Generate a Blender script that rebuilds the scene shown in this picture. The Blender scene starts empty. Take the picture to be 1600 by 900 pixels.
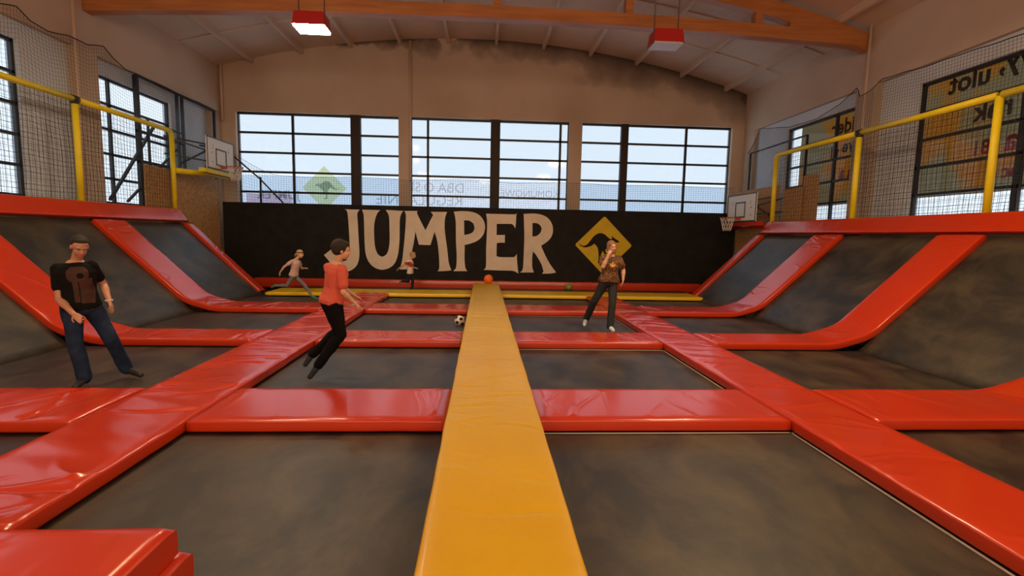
import bpy, bmesh, math, random
from mathutils import Vector, Matrix, noise
PI = math.pi
S = bpy.context.scene
COL = S.collection
random.seed(7)

# ------------------------------------------------------------------ camera, world, lights, exposure
cd = bpy.data.cameras.new('camera'); cam = bpy.data.objects.new('camera', cd); COL.objects.link(cam)
cd.sensor_width = 36; cd.lens = 785 * 36 / 1600; cd.clip_end = 200; cd.clip_start = .05
Rm = Matrix(((0.99821, -0.01384, -0.05814), (-0.05636, 0.10578, -0.99279), (0.01989, 0.99429, 0.10481)))
cam.matrix_world = Matrix.Translation((0, 0, 1.7)) @ Rm.to_4x4()
S.camera = cam
S.view_settings.view_transform = 'Standard'; S.view_settings.look = 'None'
S.view_settings.gamma = 1; S.view_settings.exposure = 0.0; S.view_settings.use_curve_mapping = False

W = bpy.data.worlds.new('overcast'); S.world = W; W.use_nodes = True
nt = W.node_tree; nt.nodes.clear()
wo = nt.nodes.new('ShaderNodeOutputWorld'); bg = nt.nodes.new('ShaderNodeBackground')
tc = nt.nodes.new('ShaderNodeTexCoord'); nz = nt.nodes.new('ShaderNodeTexNoise'); cr = nt.nodes.new('ShaderNodeValToRGB')
nz.inputs['Scale'].default_value = 2.2; nz.inputs['Detail'].default_value = 5
cr.color_ramp.elements[0].position = .35; cr.color_ramp.elements[0].color = (.68, .76, .84, 1)
cr.color_ramp.elements[1].position = .65; cr.color_ramp.elements[1].color = (.84, .88, .92, 1)
nt.links.new(tc.outputs['Generated'], nz.inputs['Vector']); nt.links.new(nz.outputs['Fac'], cr.inputs['Fac'])
nt.links.new(cr.outputs['Color'], bg.inputs['Color']); bg.inputs['Strength'].default_value = 1.45
nt.links.new(bg.outputs[0], wo.inputs[0])

def area(name, loc, size, power, color, rot=(0, 0, 0)):
    l = bpy.data.lights.new(name, 'AREA'); l.shape = 'RECTANGLE'; l.size, l.size_y = size
    l.energy = power; l.color = color
    o = bpy.data.objects.new(name, l); COL.objects.link(o); o.location = loc; o.rotation_euler = rot
    return o
WARM = (1.0, .68, .38)
for i, (x, y, p) in enumerate(((-4.2, 7.6, 170), (4.2, 7.6, 260), (-4.2, 1.2, 80), (4.2, 1.2, 150), (0, -3.5, 110))):
    area('hall_light', (x, y, 5.85), (.8, .5), p, WARM)
# fill light added behind the camera to brighten walls and ceiling
area('added_fill_light', (0, -5.5, 4.2), (14, 4), 800, (1, .66, .40), (math.radians(104), 0, 0))

# ------------------------------------------------------------------ materials
def mat(name, col, rough=.5, metal=0, **k):
    m = bpy.data.materials.new(name); m.use_nodes = True
    n = m.node_tree; b = n.nodes['Principled BSDF']
    b.inputs['Base Color'].default_value = (*col, 1); b.inputs['Roughness'].default_value = rough
    b.inputs['Metallic'].default_value = metal
    if 'coat' in k: b.inputs['Coat Weight'].default_value = k['coat']; b.inputs['Coat Roughness'].default_value = .12
    if 'spec' in k: b.inputs['Specular IOR Level'].default_value = k['spec']
    if 'emit' in k: b.inputs['Emission Color'].default_value = (*k['emit'], 1); b.inputs['Emission Strength'].default_value = k['es']
    if 'sss' in k: b.inputs['Subsurface Weight'].default_value = k['sss']; b.inputs['Subsurface Radius'].default_value = (.02, .008, .004)
    if 'var' in k or 'bump' in k:
        t = n.nodes.new('ShaderNodeTexCoord'); mp = n.nodes.new('ShaderNodeMapping')
        mp.inputs['Scale'].default_value = k.get('sc', (1, 1, 1))
        n.links.new(t.outputs['Object'], mp.inputs['Vector'])
        z = n.nodes.new('ShaderNodeTexNoise'); z.inputs['Scale'].default_value = k.get('ns', 3)
        z.inputs['Detail'].default_value = k.get('det', 5); z.inputs['Distortion'].default_value = k.get('dist', 0); z.inputs['Roughness'].default_value = k.get('nr', .5)
        n.links.new(mp.outputs[0], z.inputs['Vector'])
        if 'var' in k:
            r = n.nodes.new('ShaderNodeValToRGB'); r.color_ramp.elements[0].position = k.get('p0', .35); r.color_ramp.elements[1].position = k.get('p1', .68)
            r.color_ramp.elements[0].color = (*col, 1); r.color_ramp.elements[1].color = (*k['var'], 1)
            n.links.new(z.outputs['Fac'], r.inputs['Fac']); n.links.new(r.outputs['Color'], b.inputs['Base Color'])
        if 'bump' in k:
            z2 = n.nodes.new('ShaderNodeTexNoise'); z2.inputs['Scale'].default_value = k.get('bs', 20); z2.inputs['Detail'].default_value = 4
            mp2 = n.nodes.new('ShaderNodeMapping'); mp2.inputs['Scale'].default_value = k.get('bsc', (1, 1, 1))
            n.links.new(t.outputs['Object'], mp2.inputs['Vector']); n.links.new(mp2.outputs[0], z2.inputs['Vector'])
            bp = n.nodes.new('ShaderNodeBump'); bp.inputs['Strength'].default_value = k['bump']; bp.inputs['Distance'].default_value = k.get('bd', .01)
            n.links.new(z2.outputs['Fac'], bp.inputs['Height']); n.links.new(bp.outputs[0], b.inputs['Normal'])
            if 'coat' in k: n.links.new(bp.outputs[0], b.inputs['Coat Normal'])
    return m
M = {}
M['red'] = mat('red vinyl', (.50, .034, .005), .24, coat=.2, bump=.10, bs=9, bd=.01, spec=.5, var=(.47, .030, .007), ns=1.5)
M['yellow'] = mat('yellow vinyl', (.60, .36, .001), .40, coat=.08, spec=.35, bump=.12, bs=3, bsc=(1, 3, 1), bd=.015, var=(.55, .32, .001), ns=1)
M['ystrip'] = mat('yellow strip vinyl', (.78, .50, .006), .36, coat=.3, bump=.3, bs=3, bsc=(4, 1, 1), bd=.02)
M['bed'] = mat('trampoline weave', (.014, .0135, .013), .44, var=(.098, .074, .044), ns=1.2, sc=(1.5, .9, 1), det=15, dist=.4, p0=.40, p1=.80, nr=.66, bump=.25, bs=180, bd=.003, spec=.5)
M['webbing'] = mat('cream webbing', (.55, .52, .48), .8)
M['wall'] = mat('cream plaster', (.62, .50, .40), .9, var=(.50, .39, .30), ns=.5, det=8, bump=.2, bs=14, bd=.01)
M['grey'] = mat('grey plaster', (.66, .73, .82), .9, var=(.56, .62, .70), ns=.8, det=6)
M['ceil'] = mat('cream ceiling', (.68, .56, .46), .9, var=(.58, .46, .37), ns=.5, det=7)
M['wood'] = mat('orange stained timber', (.48, .19, .06), .45, var=(.36, .13, .038), ns=2, sc=(.5, 6, 6))
M['osb'] = mat('chipboard', (.50, .28, .10), .8, var=(.30, .15, .055), ns=16, det=6)
M['black'] = mat('black painted board', (.007, .006, .006), .7, spec=.25, var=(.014, .012, .011), ns=3)
M['steel'] = mat('black painted steel', (.012, .012, .014), .45)
M['brown'] = mat('dark brown steel', (.022, .011, .008), .6)
M['cream'] = mat('cream mural paint', (.76, .66, .55), .75, var=(.68, .58, .47), ns=2.5)
M['signy'] = mat('mustard mural paint', (.66, .47, .01), .7, var=(.58, .40, .01), ns=3)
M['pole'] = mat('yellow foam padding', (.82, .66, .01), .5, var=(.72, .56, .01), ns=3)
M['net'] = mat('black netting', (.02, .02, .022), .8)
M['netw'] = mat('white netting', (.75, .72, .66), .8)
M['white'] = mat('white board', (.74, .70, .62), .5)
M['rim'] = mat('red rim', (.50, .05, .02), .4)
M['floor'] = mat('dark hall floor', (.05, .045, .04), .8, var=(.08, .07, .06), ns=2)
M['lampred'] = mat('red lamp housing', (.45, .012, .012), .4)
M['lampgrey'] = mat('lamp reflector', (.6, .6, .58), .3)
M['lampon'] = mat('lit lamp', (1, 1, 1), .4, emit=(1, .86, .62), es=90)
M['darkmetal'] = mat('hanger', (.15, .08, .05), .5)
M['pipe'] = mat('painted pipe', (.62, .46, .36), .6)
def glass(name, tint):
    m = bpy.data.materials.new(name); m.use_nodes = True; n = m.node_tree; n.nodes.clear()
    o = n.nodes.new('ShaderNodeOutputMaterial'); mx = n.nodes.new('ShaderNodeMixShader'); t = n.nodes.new('ShaderNodeBsdfTransparent'); g = n.nodes.new('ShaderNodeBsdfGlossy')
    t.inputs[0].default_value = (*tint, 1); g.inputs['Roughness'].default_value = .05; mx.inputs[0].default_value = .03
    n.links.new(t.outputs[0], mx.inputs[1]); n.links.new(g.outputs[0], mx.inputs[2]); n.links.new(mx.outputs[0], o.inputs[0]); return m
M['glass'] = glass('window glass', (.93, .95, .97))
def cloth(name, col, col2=None, tr=.5, a=None):
    """translucent banner fabric lit from behind by the sky"""
    m = bpy.data.materials.new(name); m.use_nodes = True; n = m.node_tree; n.nodes.clear()
    o = n.nodes.new('ShaderNodeOutputMaterial'); mx = n.nodes.new('ShaderNodeMixShader'); t = n.nodes.new('ShaderNodeBsdfTransparent'); g = n.nodes.new('ShaderNodeBsdfTranslucent')
    g.inputs[0].default_value = (*col, 1); t.inputs[0].default_value = (*(a or col), 1); mx.inputs[0].default_value = tr
    if col2:
        tx = n.nodes.new('ShaderNodeTexCoord'); z = n.nodes.new('ShaderNodeTexNoise'); z.inputs['Scale'].default_value = .7
        r = n.nodes.new('ShaderNodeValToRGB'); r.color_ramp.elements[0].position = .47; r.color_ramp.elements[1].position = .60
        r.color_ramp.elements[0].color = (*col, 1); r.color_ramp.elements[1].color = (*col2, 1)
        n.links.new(tx.outputs['Object'], z.inputs[0]); n.links.new(z.outputs['Fac'], r.inputs[0]); n.links.new(r.outputs[0], g.inputs[0]); n.links.new(r.outputs[0], t.inputs[0])
    n.links.new(t.outputs[0], mx.inputs[1]); n.links.new(g.outputs[0], mx.inputs[2]); n.links.new(mx.outputs[0], o.inputs[0]); return m
M['banner'] = cloth('white banner fabric', (.90, .92, .93), tr=.5)
M['bannerlow'] = cloth('bluish banner fabric', (.76, .82, .88), tr=.5)
M['printg'] = cloth('faint grey print', (.50, .55, .60), tr=.5)
M['printk'] = cloth('pale grey print', (.66, .70, .70), tr=.5)
M['printf'] = cloth('very faint grey print', (.80, .85, .89), tr=.5)
M['printy'] = cloth('faint yellow print', (.86, .87, .66), tr=.5)
M['printp'] = cloth('faint pink print', (.84, .70, .74), tr=.4)
M['bancream'] = cloth('cream orange banner', (.34, .29, .20), (.46, .26, .08), tr=.85)
M['txtdark'] = mat('dark banner print', (.03, .03, .03), .8)
M['txtred'] = mat('red banner print', (.35, .02, .02), .8)

# ------------------------------------------------------------------ mesh helpers
class MB:
    def __init__(s): s.v = []; s.f = []; s.mi = []; s.sm = []
    def add(s, vs, fs, mi=0, sm=False):
        o = len(s.v); s.v += [tuple(v) for v in vs]; s.f += [tuple(i + o for i in f) for f in fs]; s.mi += [mi] * len(fs); s.sm += [sm] * len(fs); return s
    def box(s, a, b, mi=0):
        x0, y0, z0 = a; x1, y1, z1 = b
        return s.add([(x0, y0, z0), (x1, y0, z0), (x1, y1, z0), (x0, y1, z0), (x0, y0, z1), (x1, y0, z1), (x1, y1, z1), (x0, y1, z1)],
                     [(0, 3, 2, 1), (4, 5, 6, 7), (0, 1, 5, 4), (1, 2, 6, 5), (2, 3, 7, 6), (3, 0, 4, 7)], mi)
    def bar(s, p, q, w, h=None, mi=0, up=(0, 0, 1)):
        h = h or w; p = Vector(p); q = Vector(q); d = (q - p).normalized(); u = Vector(up)
        if abs(d.dot(u)) > .95: u = Vector((1, 0, 0))
        r = d.cross(u).normalized(); u = r.cross(d)
        vs = [c + r * a * w / 2 + u * b * h / 2 for c in (p, q) for a, b in ((-1, -1), (1, -1), (1, 1), (-1, 1))]
        return s.add(vs, [(0, 1, 2, 3), (7, 6, 5, 4), (0, 4, 5, 1), (1, 5, 6, 2), (2, 6, 7, 3), (3, 7, 4, 0)], mi)
    def tube(s, pts, r, n=8, mi=0, closed=False, cap=True):
        pts = [Vector(p) for p in pts]; L = len(pts); rs = r if isinstance(r, (list, tuple)) else [r] * L
        vs = []; pu = None
        for i, p in enumerate(pts):
            a = pts[(i - 1) % L] if (i or closed) else p; b = pts[(i + 1) % L] if (i < L - 1 or closed) else p
            d = (b - a).normalized()
            u = pu if pu is not None and abs(d.dot(pu)) < .95 else (Vector((0, 0, 1)) if abs(d.z) < .9 else Vector((1, 0, 0)))
            e = (u - d * u.dot(d)).normalized(); f = d.cross(e); pu = e
            for k in range(n):
                t = 2 * PI * k / n; vs.append(p + (e * math.cos(t) + f * math.sin(t)) * rs[i])
        fs = []
        for i in range(L if closed else L - 1):
            j = (i + 1) % L
            for k in range(n): fs.append((i * n + k, i * n + (k + 1) % n, j * n + (k + 1) % n, j * n + k))
        if cap and not closed: fs += [tuple(reversed(range(n))), tuple((L - 1) * n + k for k in range(n))]
        return s.add(vs, fs, mi, True)
    def cone(s, p, q, r0, r1, n=14, mi=0):
        """round cone with hemispherical ends"""
        p = Vector(p); q = Vector(q); d = (q - p); l = d.length; d = d / l if l > 1e-6 else Vector((0, 0, 1))
        pts = []; rs = []
        for a in (80, 60, 35, 12): pts.append(p - d * r0 * math.sin(math.radians(a))); rs.append(r0 * math.cos(math.radians(a)))
        pts += [p, q]; rs += [r0, r1]
        for a in (12, 35, 60, 80): pts.append(q + d * r1 * math.sin(math.radians(a))); rs.append(r1 * math.cos(math.radians(a)))
        u = Vector((0, 0, 1)) if abs(d.z) < .9 else Vector((1, 0, 0)); e = (u - d * u.dot(d)).normalized(); f = d.cross(e)
        vs = [c + (e * math.cos(2 * PI * k / n) + f * math.sin(2 * PI * k / n)) * r for c, r in zip(pts, rs) for k in range(n)]
        L = len(pts); fs = [(i * n + k, i * n + (k + 1) % n, (i + 1) * n + (k + 1) % n, (i + 1) * n + k) for i in range(L - 1) for k in range(n)]
        fs += [tuple(reversed(range(n))), tuple((L - 1) * n + k for k in range(n))]
        return s.add(vs, fs, mi, True)
    def ell(s, c, ax, n=20, m=12, mi=0):
        """ellipsoid, ax = three axis vectors"""
        c = Vector(c); A = [Vector(a) for a in ax]; vs = []; fs = []
        for i in range(1, m):
            t = PI * i / m
            for k in range(n):
                f = 2 * PI * k / n; vs.append(c + A[0] * math.sin(t) * math.cos(f) + A[1] * math.sin(t) * math.sin(f) + A[2] * math.cos(t))
        b = len(vs); vs += [c + A[2], c - A[2]]
        for i in range(m - 2):
            for k in range(n): fs.append((i * n + k, (i + 1) * n + k, (i + 1) * n + (k + 1) % n, i * n + (k + 1) % n))
        for k in range(n): fs.append((b, k, (k + 1) % n)); fs.append((b + 1, (m - 2) * n + (k + 1) % n, (m - 2) * n + k))
        return s.add(vs, fs, mi, True)
    def sph(s, c, r, n=24, m=16, mi=0): return s.ell(c, ((r, 0, 0), (0, r, 0), (0, 0, r)), n, m, mi)
    def loft(s, rings, n=24, mi=0):
        """rings: (center, xaxis, yaxis)"""
        vs = []; L = len(rings)
        for c, a, b in rings:
            c = Vector(c)
            for k in range(n):
                t = 2 * PI * k / n; ct, st = math.cos(t), math.sin(t)
                e = .85; vs.append(c + Vector(a) * (abs(ct) ** e) * (1 if ct > 0 else -1) + Vector(b) * (abs(st) ** e) * (1 if st > 0 else -1))
        fs = [(i * n + k, i * n + (k + 1) % n, (i + 1) * n + (k + 1) % n, (i + 1) * n + k) for i in range(L - 1) for k in range(n)]
        fs += [tuple(reversed(range(n))), tuple((L - 1) * n + k for k in range(n))]
        return s.add(vs, fs, mi, True)
    def mesh(s, name):
        me = bpy.data.meshes.new(name); me.from_pydata(s.v, [], s.f)
        me.polygons.foreach_set('material_index', s.mi); me.polygons.foreach_set('use_smooth', s.sm); return me
    def build(s, name, mats, parent=None, fix=True, local=None):
        me = s.mesh(name)
        if fix:
            bm = bmesh.new(); bm.from_mesh(me); bmesh.ops.recalc_face_normals(bm, faces=bm.faces); bm.to_mesh(me); bm.free()
        for m in (mats if isinstance(mats, (list, tuple)) else [mats]): me.materials.append(m)
        o = bpy.data.objects.new(name, me); COL.objects.link(o)
        if local is not None:      # move the origin to `local`
            me.transform(Matrix.Translation(-Vector(local)))
            o.location = local
        if parent:
            o.parent = parent
            o.location = Vector(o.location) - Vector(parent.location) if local is not None else -Vector(parent.location)
        return o
def tag(o, label, cat=None, group=None, kind=None):
    if label: o['label'] = label
    if cat: o['category'] = cat
    if group: o['group'] = group
    if kind: o['kind'] = kind
    return o
def empty(name, loc=(0, 0, 0), label=None, cat=None, group=None, kind=None):
    o = bpy.data.objects.new(name, None); COL.objects.link(o); o.location = loc; o.empty_display_size = .2
    return tag(o, label, cat, group, kind)
def struct(name, mb, m, label=None, **k):
    return tag(mb.build(name, m, **k), label, None, None, 'structure')
def poly(mb, loops, plane, depth, mi=0):
    """extrude a 2-D outline with holes; plane(a, b, t) -> 3-D point"""
    bm = bmesh.new()
    es = []
    for lp in loops:
        vs = [bm.verts.new((a, b, 0)) for a, b in lp]
        for i in range(len(vs)): es.append(bm.edges.new((vs[i], vs[(i + 1) % len(vs)])))
    bmesh.ops.triangle_fill(bm, use_beauty=True, edges=es, use_dissolve=False)
    bm.verts.index_update(); V = [v.co.copy() for v in bm.verts]; F = [[v.index for v in f.verts] for f in bm.faces]
    bm.free(); n = len(V)
    vs = [plane(v.x, v.y, 0) for v in V] + [plane(v.x, v.y, depth) for v in V]
    fs = [tuple(f) for f in F] + [tuple(i + n for i in reversed(f)) for f in F]
    k = 0
    for lp in loops:
        L = len(lp); fs += [(k + i, k + (i + 1) % L, n + k + (i + 1) % L, n + k + i) for i in range(L)]; k += L
    mb.add(vs, fs, mi)
def smooth_loop(lp, n=4):
    """Catmull-Rom through the points, keeping sharp corners"""
    out = []; L = len(lp); P = [Vector(p).to_2d() for p in lp]
    def sharp(i):
        a = P[i] - P[i - 1]; b = P[(i + 1) % L] - P[i]; return a.angle(b, 0) > .75
    for i in range(L):
        p0, p1, p2, p3 = P[i - 1], P[i], P[(i + 1) % L], P[(i + 2) % L]
        t1 = (p2 - p1) if sharp(i) else (p2 - p0) / 2; t2 = (p2 - p1) if sharp((i + 1) % L) else (p3 - p1) / 2
        for k in range(n):
            t = k / n; h = (2*t**3 - 3*t*t + 1, t**3 - 2*t*t + t, -2*t**3 + 3*t*t, t**3 - t*t)
            q = p1 * h[0] + t1 * h[1] + p2 * h[2] + t2 * h[3]; out.append((q.x, q.y))
    return out

# ------------------------------------------------------------------ hall shell
XL, XR, YB = -9.1, 9.5, 18.4
def zc(x): return 8.47 - .0158 * (x + .3) ** 2
struct('floor', MB().box((XL - .3, -6, -1.0), (XR + .3, 18.9, -.9)), M['floor'])
struct('trim_1', MB().box((-4.5, -2.6, -.9), (4.5, 2.0, -.16)), M['black'])
cb = MB(); n = 40
xs = [XL - .4 + (XR - XL + .8) * i / n for i in range(n + 1)]
vs = [(x, y, zc(x) + t) for t in (0, .15) for y in (-6, 19) for x in xs]; m1 = n + 1
fs = []
for t in range(2):
    for i in range(n): a = t * 2 * m1 + i; fs.append((a, a + 1, a + m1 + 1, a + m1))
cb.add(vs, fs, 0, True); struct('ceiling', cb, M['ceil'])
# roof purlins under the ceiling
for i in range(12):
    x = -9.65 + 1.665 * i + .02
    if XL < x < XR:
        struct('trim_%d' % (i + 2), MB().box((x - .05, -5.9, zc(x) - .17), (x + .05, YB + .02, zc(x) + .02)), M['ceil'])
# shallow cross ribs on the ceiling boards
for j, y in enumerate((9.2, 10.9, 14.3, 16.2)):
    rb = MB()
    for i in range(24):
        a = XL + (XR - XL) * i / 24; b = XL + (XR - XL) * (i + 1) / 24
        rb.bar((a, y, zc(a) - .01), (b, y, zc(b) - .01), .14, .05)
    struct('trim_%d' % (20 + j), rb, M['ceil'])

# back wall with one long window band broken by two pillars
BW = [(-8.62, -4.56, -3.04), (-2.62, .38, 3.03), (3.5, 5.09, 9.05)]
ZT, ZB = 5.78, 2.2
bw = MB()
bw.box((XL - .3, YB, -.9), (XR + .3, YB + .35, ZB))
for i in range(n):        # gable above the windows follows the arched roof
    a = XL - .3 + (XR - XL + .6) * i / n; b = XL - .3 + (XR - XL + .6) * (i + 1) / n
    bw.add([(a, YB, ZT), (b, YB, ZT), (b, YB, zc(b) + .1), (a, YB, zc(a) + .1), (a, YB + .35, ZT), (b, YB + .35, ZT), (b, YB + .35, zc(b) + .1), (a, YB + .35, zc(a) + .1)],
           [(0, 1, 2, 3), (7, 6, 5, 4), (0, 4, 5, 1)])
for a, b in ((XL - .3, -8.62), (-3.04, -2.62), (3.03, 3.5), (9.05, XR + .3)): bw.box((a, YB, ZB), (b, YB + .35, ZT))
struct('wall_back', bw, M['wall'], fix=False)
# damp stains live in the plaster of the back wall
def damp(m):
    n = m.node_tree; b = n.nodes['Principled BSDF']; src = b.inputs['Base Color'].links[0].from_socket
    g = n.nodes.new('ShaderNodeNewGeometry'); sx = n.nodes.new('ShaderNodeSeparateXYZ'); n.links.new(g.outputs['Position'], sx.inputs[0])
    def mth(op, a, b_, c=None):
        q = n.nodes.new('ShaderNodeMath'); q.operation = op
        for i, v in enumerate((a, b_) if c is None else (a, b_, c)):
            if isinstance(v, (int, float)): q.inputs[i].default_value = v
            else: n.links.new(v, q.inputs[i])
        return q.outputs[0]
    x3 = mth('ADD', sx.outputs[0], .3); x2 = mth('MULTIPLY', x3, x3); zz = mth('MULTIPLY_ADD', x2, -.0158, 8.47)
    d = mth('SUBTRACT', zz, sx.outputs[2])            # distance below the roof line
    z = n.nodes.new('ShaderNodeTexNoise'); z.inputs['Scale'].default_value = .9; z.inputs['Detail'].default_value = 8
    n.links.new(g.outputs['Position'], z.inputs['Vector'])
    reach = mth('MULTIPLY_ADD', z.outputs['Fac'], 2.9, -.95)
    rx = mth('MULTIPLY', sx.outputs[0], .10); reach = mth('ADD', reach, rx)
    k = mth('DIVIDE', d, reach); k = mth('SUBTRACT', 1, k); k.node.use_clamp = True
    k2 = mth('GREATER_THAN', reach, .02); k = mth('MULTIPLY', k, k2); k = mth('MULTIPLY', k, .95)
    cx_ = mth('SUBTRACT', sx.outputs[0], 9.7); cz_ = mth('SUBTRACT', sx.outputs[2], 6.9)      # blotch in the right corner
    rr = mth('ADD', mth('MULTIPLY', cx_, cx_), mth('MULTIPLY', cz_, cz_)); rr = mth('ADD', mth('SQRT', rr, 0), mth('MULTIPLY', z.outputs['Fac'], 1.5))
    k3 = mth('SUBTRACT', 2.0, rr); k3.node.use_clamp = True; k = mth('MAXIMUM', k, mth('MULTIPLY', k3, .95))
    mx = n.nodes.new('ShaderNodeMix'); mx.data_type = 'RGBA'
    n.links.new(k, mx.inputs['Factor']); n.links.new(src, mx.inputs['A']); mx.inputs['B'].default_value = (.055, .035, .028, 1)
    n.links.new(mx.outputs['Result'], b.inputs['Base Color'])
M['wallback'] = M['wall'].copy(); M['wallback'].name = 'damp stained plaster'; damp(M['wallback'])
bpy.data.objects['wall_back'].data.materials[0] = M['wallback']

wi = 1
def window(name, frames, panes, label):
    global wi
    r = empty('window_%d' % wi, (0, 0, 0), label, None, None, 'structure'); wi += 1
    frames.build('window_frame', M['steel'], r); panes.build('window_pane', M['glass'], r)
    return r
for k, (a, c, b) in enumerate(BW):
    y = YB + .2; f = MB(); p = MB()
    f.box((a, y - .04, ZT - .07), (b, y + .04, ZT)); f.box((a, y - .04, ZB), (b, y + .04, ZB + .06))
    f.box((a, y - .04, ZB), (a + .03, y + .04, ZT)); f.box((b - .03, y - .04, ZB), (b, y + .04, ZT))
    for z in (5.10, 4.42, 3.75, 3.05, 2.4): f.box((a, y - .035, z - .035), (b, y + .035, z + .035))
    for x in {0: (-6.75,), 1: (-2.03, 2.74), 2: (7.4,)}[k]: f.box((x - .04, y - .035, ZB), (x + .04, y + .035, ZT))
    p.box((a, y + .005, ZB), (b, y + .012, ZT))
    r = window('w', f, p, ('left', 'middle', 'right')[k] + ' bay of the long back window band')
    w = .17 if k != 2 else .13
    MB().box((c - w, y - .12, ZB), (c + w, y + .06, ZT)).build('steel_mullion', M['brown'], r)
# side walls
def side_wall(nm, x, sgn, wins, zt):
    zb = 1.9; u = MB(); g = MB(); X0 = sorted((x, x + sgn * .35))
    ys = [-6] + [v for w in wins for v in w] + [YB]
    top = zc(x) + .2
    u.box((X0[0], -6, zt + .35), (X0[1], YB, top))
    X1 = sorted((x + sgn * .12, x + sgn * .35))
    g.box((X1[0], -6, -.9), (X1[1], YB, zb)); g.box((X1[0], -6, zt), (X1[1], YB, zt + .35))
    for i in range(0, len(ys), 2): g.box((X1[0], ys[i], zb), (X1[1], ys[i + 1], zt))
    # pilasters carrying the trusses
    u.box((min(x, x - sgn * .1), 12.1, -.9), (max(x, x - sgn * .1) + (.15 if sgn > 0 else 0) - (0 if sgn > 0 else 0), 12.68, zt + .36)) if sgn > 0 else u.box((x - .15, 12.1, -.9), (x + .1, 12.68, zt + .36))
    u.box((X0[0], 17.7, -.9), (X0[1], YB, zt + .36))
    r = empty('wall_' + nm, (0, 0, 0), None, None, None, 'structure')
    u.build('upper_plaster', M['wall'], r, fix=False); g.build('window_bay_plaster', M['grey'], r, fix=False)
    for j, (a, b) in enumerate(wins):
        f = MB(); p = MB(); xx = x + sgn * .22
        def bx(y0, y1, z0, z1, t=.035): f.box((xx - t, y0, z0), (xx + t, y1, z1))
        bx(a, b, zt - .06, zt); bx(a, b, zb, zb + .06); bx(a, a + .07, zb, zt); bx(b - .07, b, zb, zt)
        z = zt - .63
        while z > zb + .2: bx(a, b, z - .03, z + .03); z -= .6
        for m, w_ in (((8.8, .035), (7.0, .035)) if sgn < 0 else ((8.8, .06), (6.6, .06))) if a < 12 else (((13.4, .03),) if sgn < 0 else ((13.75, .035),)):
            bx(m - w_, m + w_, zb, zt)
        p.box((xx - .004, a, zb), (xx + .004, b, zt))
        window('w', f, p, '%s side window %s' % (nm, 'nearer the back wall' if a > 12 else 'nearer the front'))
side_wall('left', XL, -1, ((4.6, 10.87), (12.79, 15.75)), 5.33)
side_wall('right', XR, 1, ((4.6, 11.03), (12.9, 15.9)), 5.2)
# the hall goes on behind the camera
struct('wall_front', MB().box((XL - .4, -6.2, -1), (XR + .4, -6, 8.6)), M['wall'])

# ------------------------------------------------------------------ printed banners hanging outside the windows
def text_mesh(mb, s, h, place, mi=0, depth=.004, bold=.0):
    cu = bpy.data.curves.new('t', 'FONT'); cu.body = s; cu.size = 1; cu.offset = bold; cu.resolution_u = 3
    to = bpy.data.objects.new('t', cu); COL.objects.link(to); dg = bpy.context.evaluated_depsgraph_get()
    me = bpy.data.meshes.new_from_object(to.evaluated_get(dg)); ys = [v.co.y for v in me.vertices]; xs_ = [v.co.x for v in me.vertices]
    k = h / (max(ys) - min(ys)); x0 = min(xs_)
    mb.add([place((v.co.x - x0) * k, (v.co.y - min(ys)) * k) for v in me.vertices], [tuple(f.vertices) for f in me.polygons], mi)
    w = (max(xs_) - x0) * k
    bpy.data.objects.remove(to); bpy.data.curves.remove(cu); bpy.data.meshes.remove(me); return w
yo = YB + .37
def back_banner(name, z0, z1, m, label, prints):
    r = empty(name, (0, yo, z0), label, 'banner')
    MB().box((XL - .5, yo, z0), (XR + .5, yo + .004, z1)).build('fabric', M[m], r)
    for nm, mb, mm in prints: mb.build(nm, M[mm], r, fix=False)
def mir(xr, z, y=yo - .01):      # text starts at xr and runs towards -x: mirrored, as seen from behind
    return lambda a, b: (xr - a, y, z + b)
prints = []
back_banner('banner', 3.80, 6.1, 'banner', 'upper white outdoor banner behind the back windows, seen above the narrow bright gap', prints)
prints = []
for s, xr, z, h, b in (('DBA O SE', -.75, 3.20, .34, .0), ('REGULARNIE', -.80, 2.72, .38, .0), ('JUMPER', -6.6, 2.72, .42, .02), ('KOMUNOWE', 2.75, 3.10, .25, .0)):
    for wd in s.split():
        w_ = MB(); xr -= text_mesh(w_, wd, h, mir(xr, z), bold=b) + h * .4; prints.append(('lettering', w_, 'printg'))
def dia(cx, cz, r, y): return lambda a, b, t: (cx + a * r, y - t, cz + b * r)
ydm = MB(); poly(ydm, [[(0, 1), (1, 0), (0, -1), (-1, 0)]], dia(-5.75, 3.25, .78, yo - .012), .003)
roo0 = [(3.32,1.44),(3.48,1.37),(3.61,1.43),(3.73,1.58),(3.86,1.74),(4.04,1.83),(4.21,1.79),(4.34,1.68),(4.43,1.62),(4.49,1.66),(4.45,1.75),(4.55,1.67),(4.68,1.59),(4.76,1.53),(4.65,1.51),(4.54,1.52),(4.46,1.42),(4.32,1.31),(4.25,1.24),(4.31,1.1),(4.24,1.09),(4.17,1.22),(4.12,1.1),(4.11,0.89),(4.24,0.77),(4.01,0.78),(4.03,0.99),(3.99,1.3),(3.86,1.46),(3.74,1.37),(3.53,1.32),(3.37,1.38)]
rm = MB(); poly(rm, [[(-(a - 4.19) * .62, (b - 1.41) * .62) for a, b in roo0]], dia(-5.75, 3.25, 1, yo - .017), .003)
pk = MB(); pk.box((-8.5, yo - .012, 2.2), (-6.9, yo - .010, 3.0)); 
back_banner('banner', 2.1, 3.66, 'bannerlow', 'lower bluish outdoor banner behind the back windows, with reversed outlined words and pale yellow diamond',
            prints + [('diamond_print', ydm, 'printy'), ('kangaroo_print', rm, 'printk'), ('pink_print', pk, 'printp')])
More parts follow.
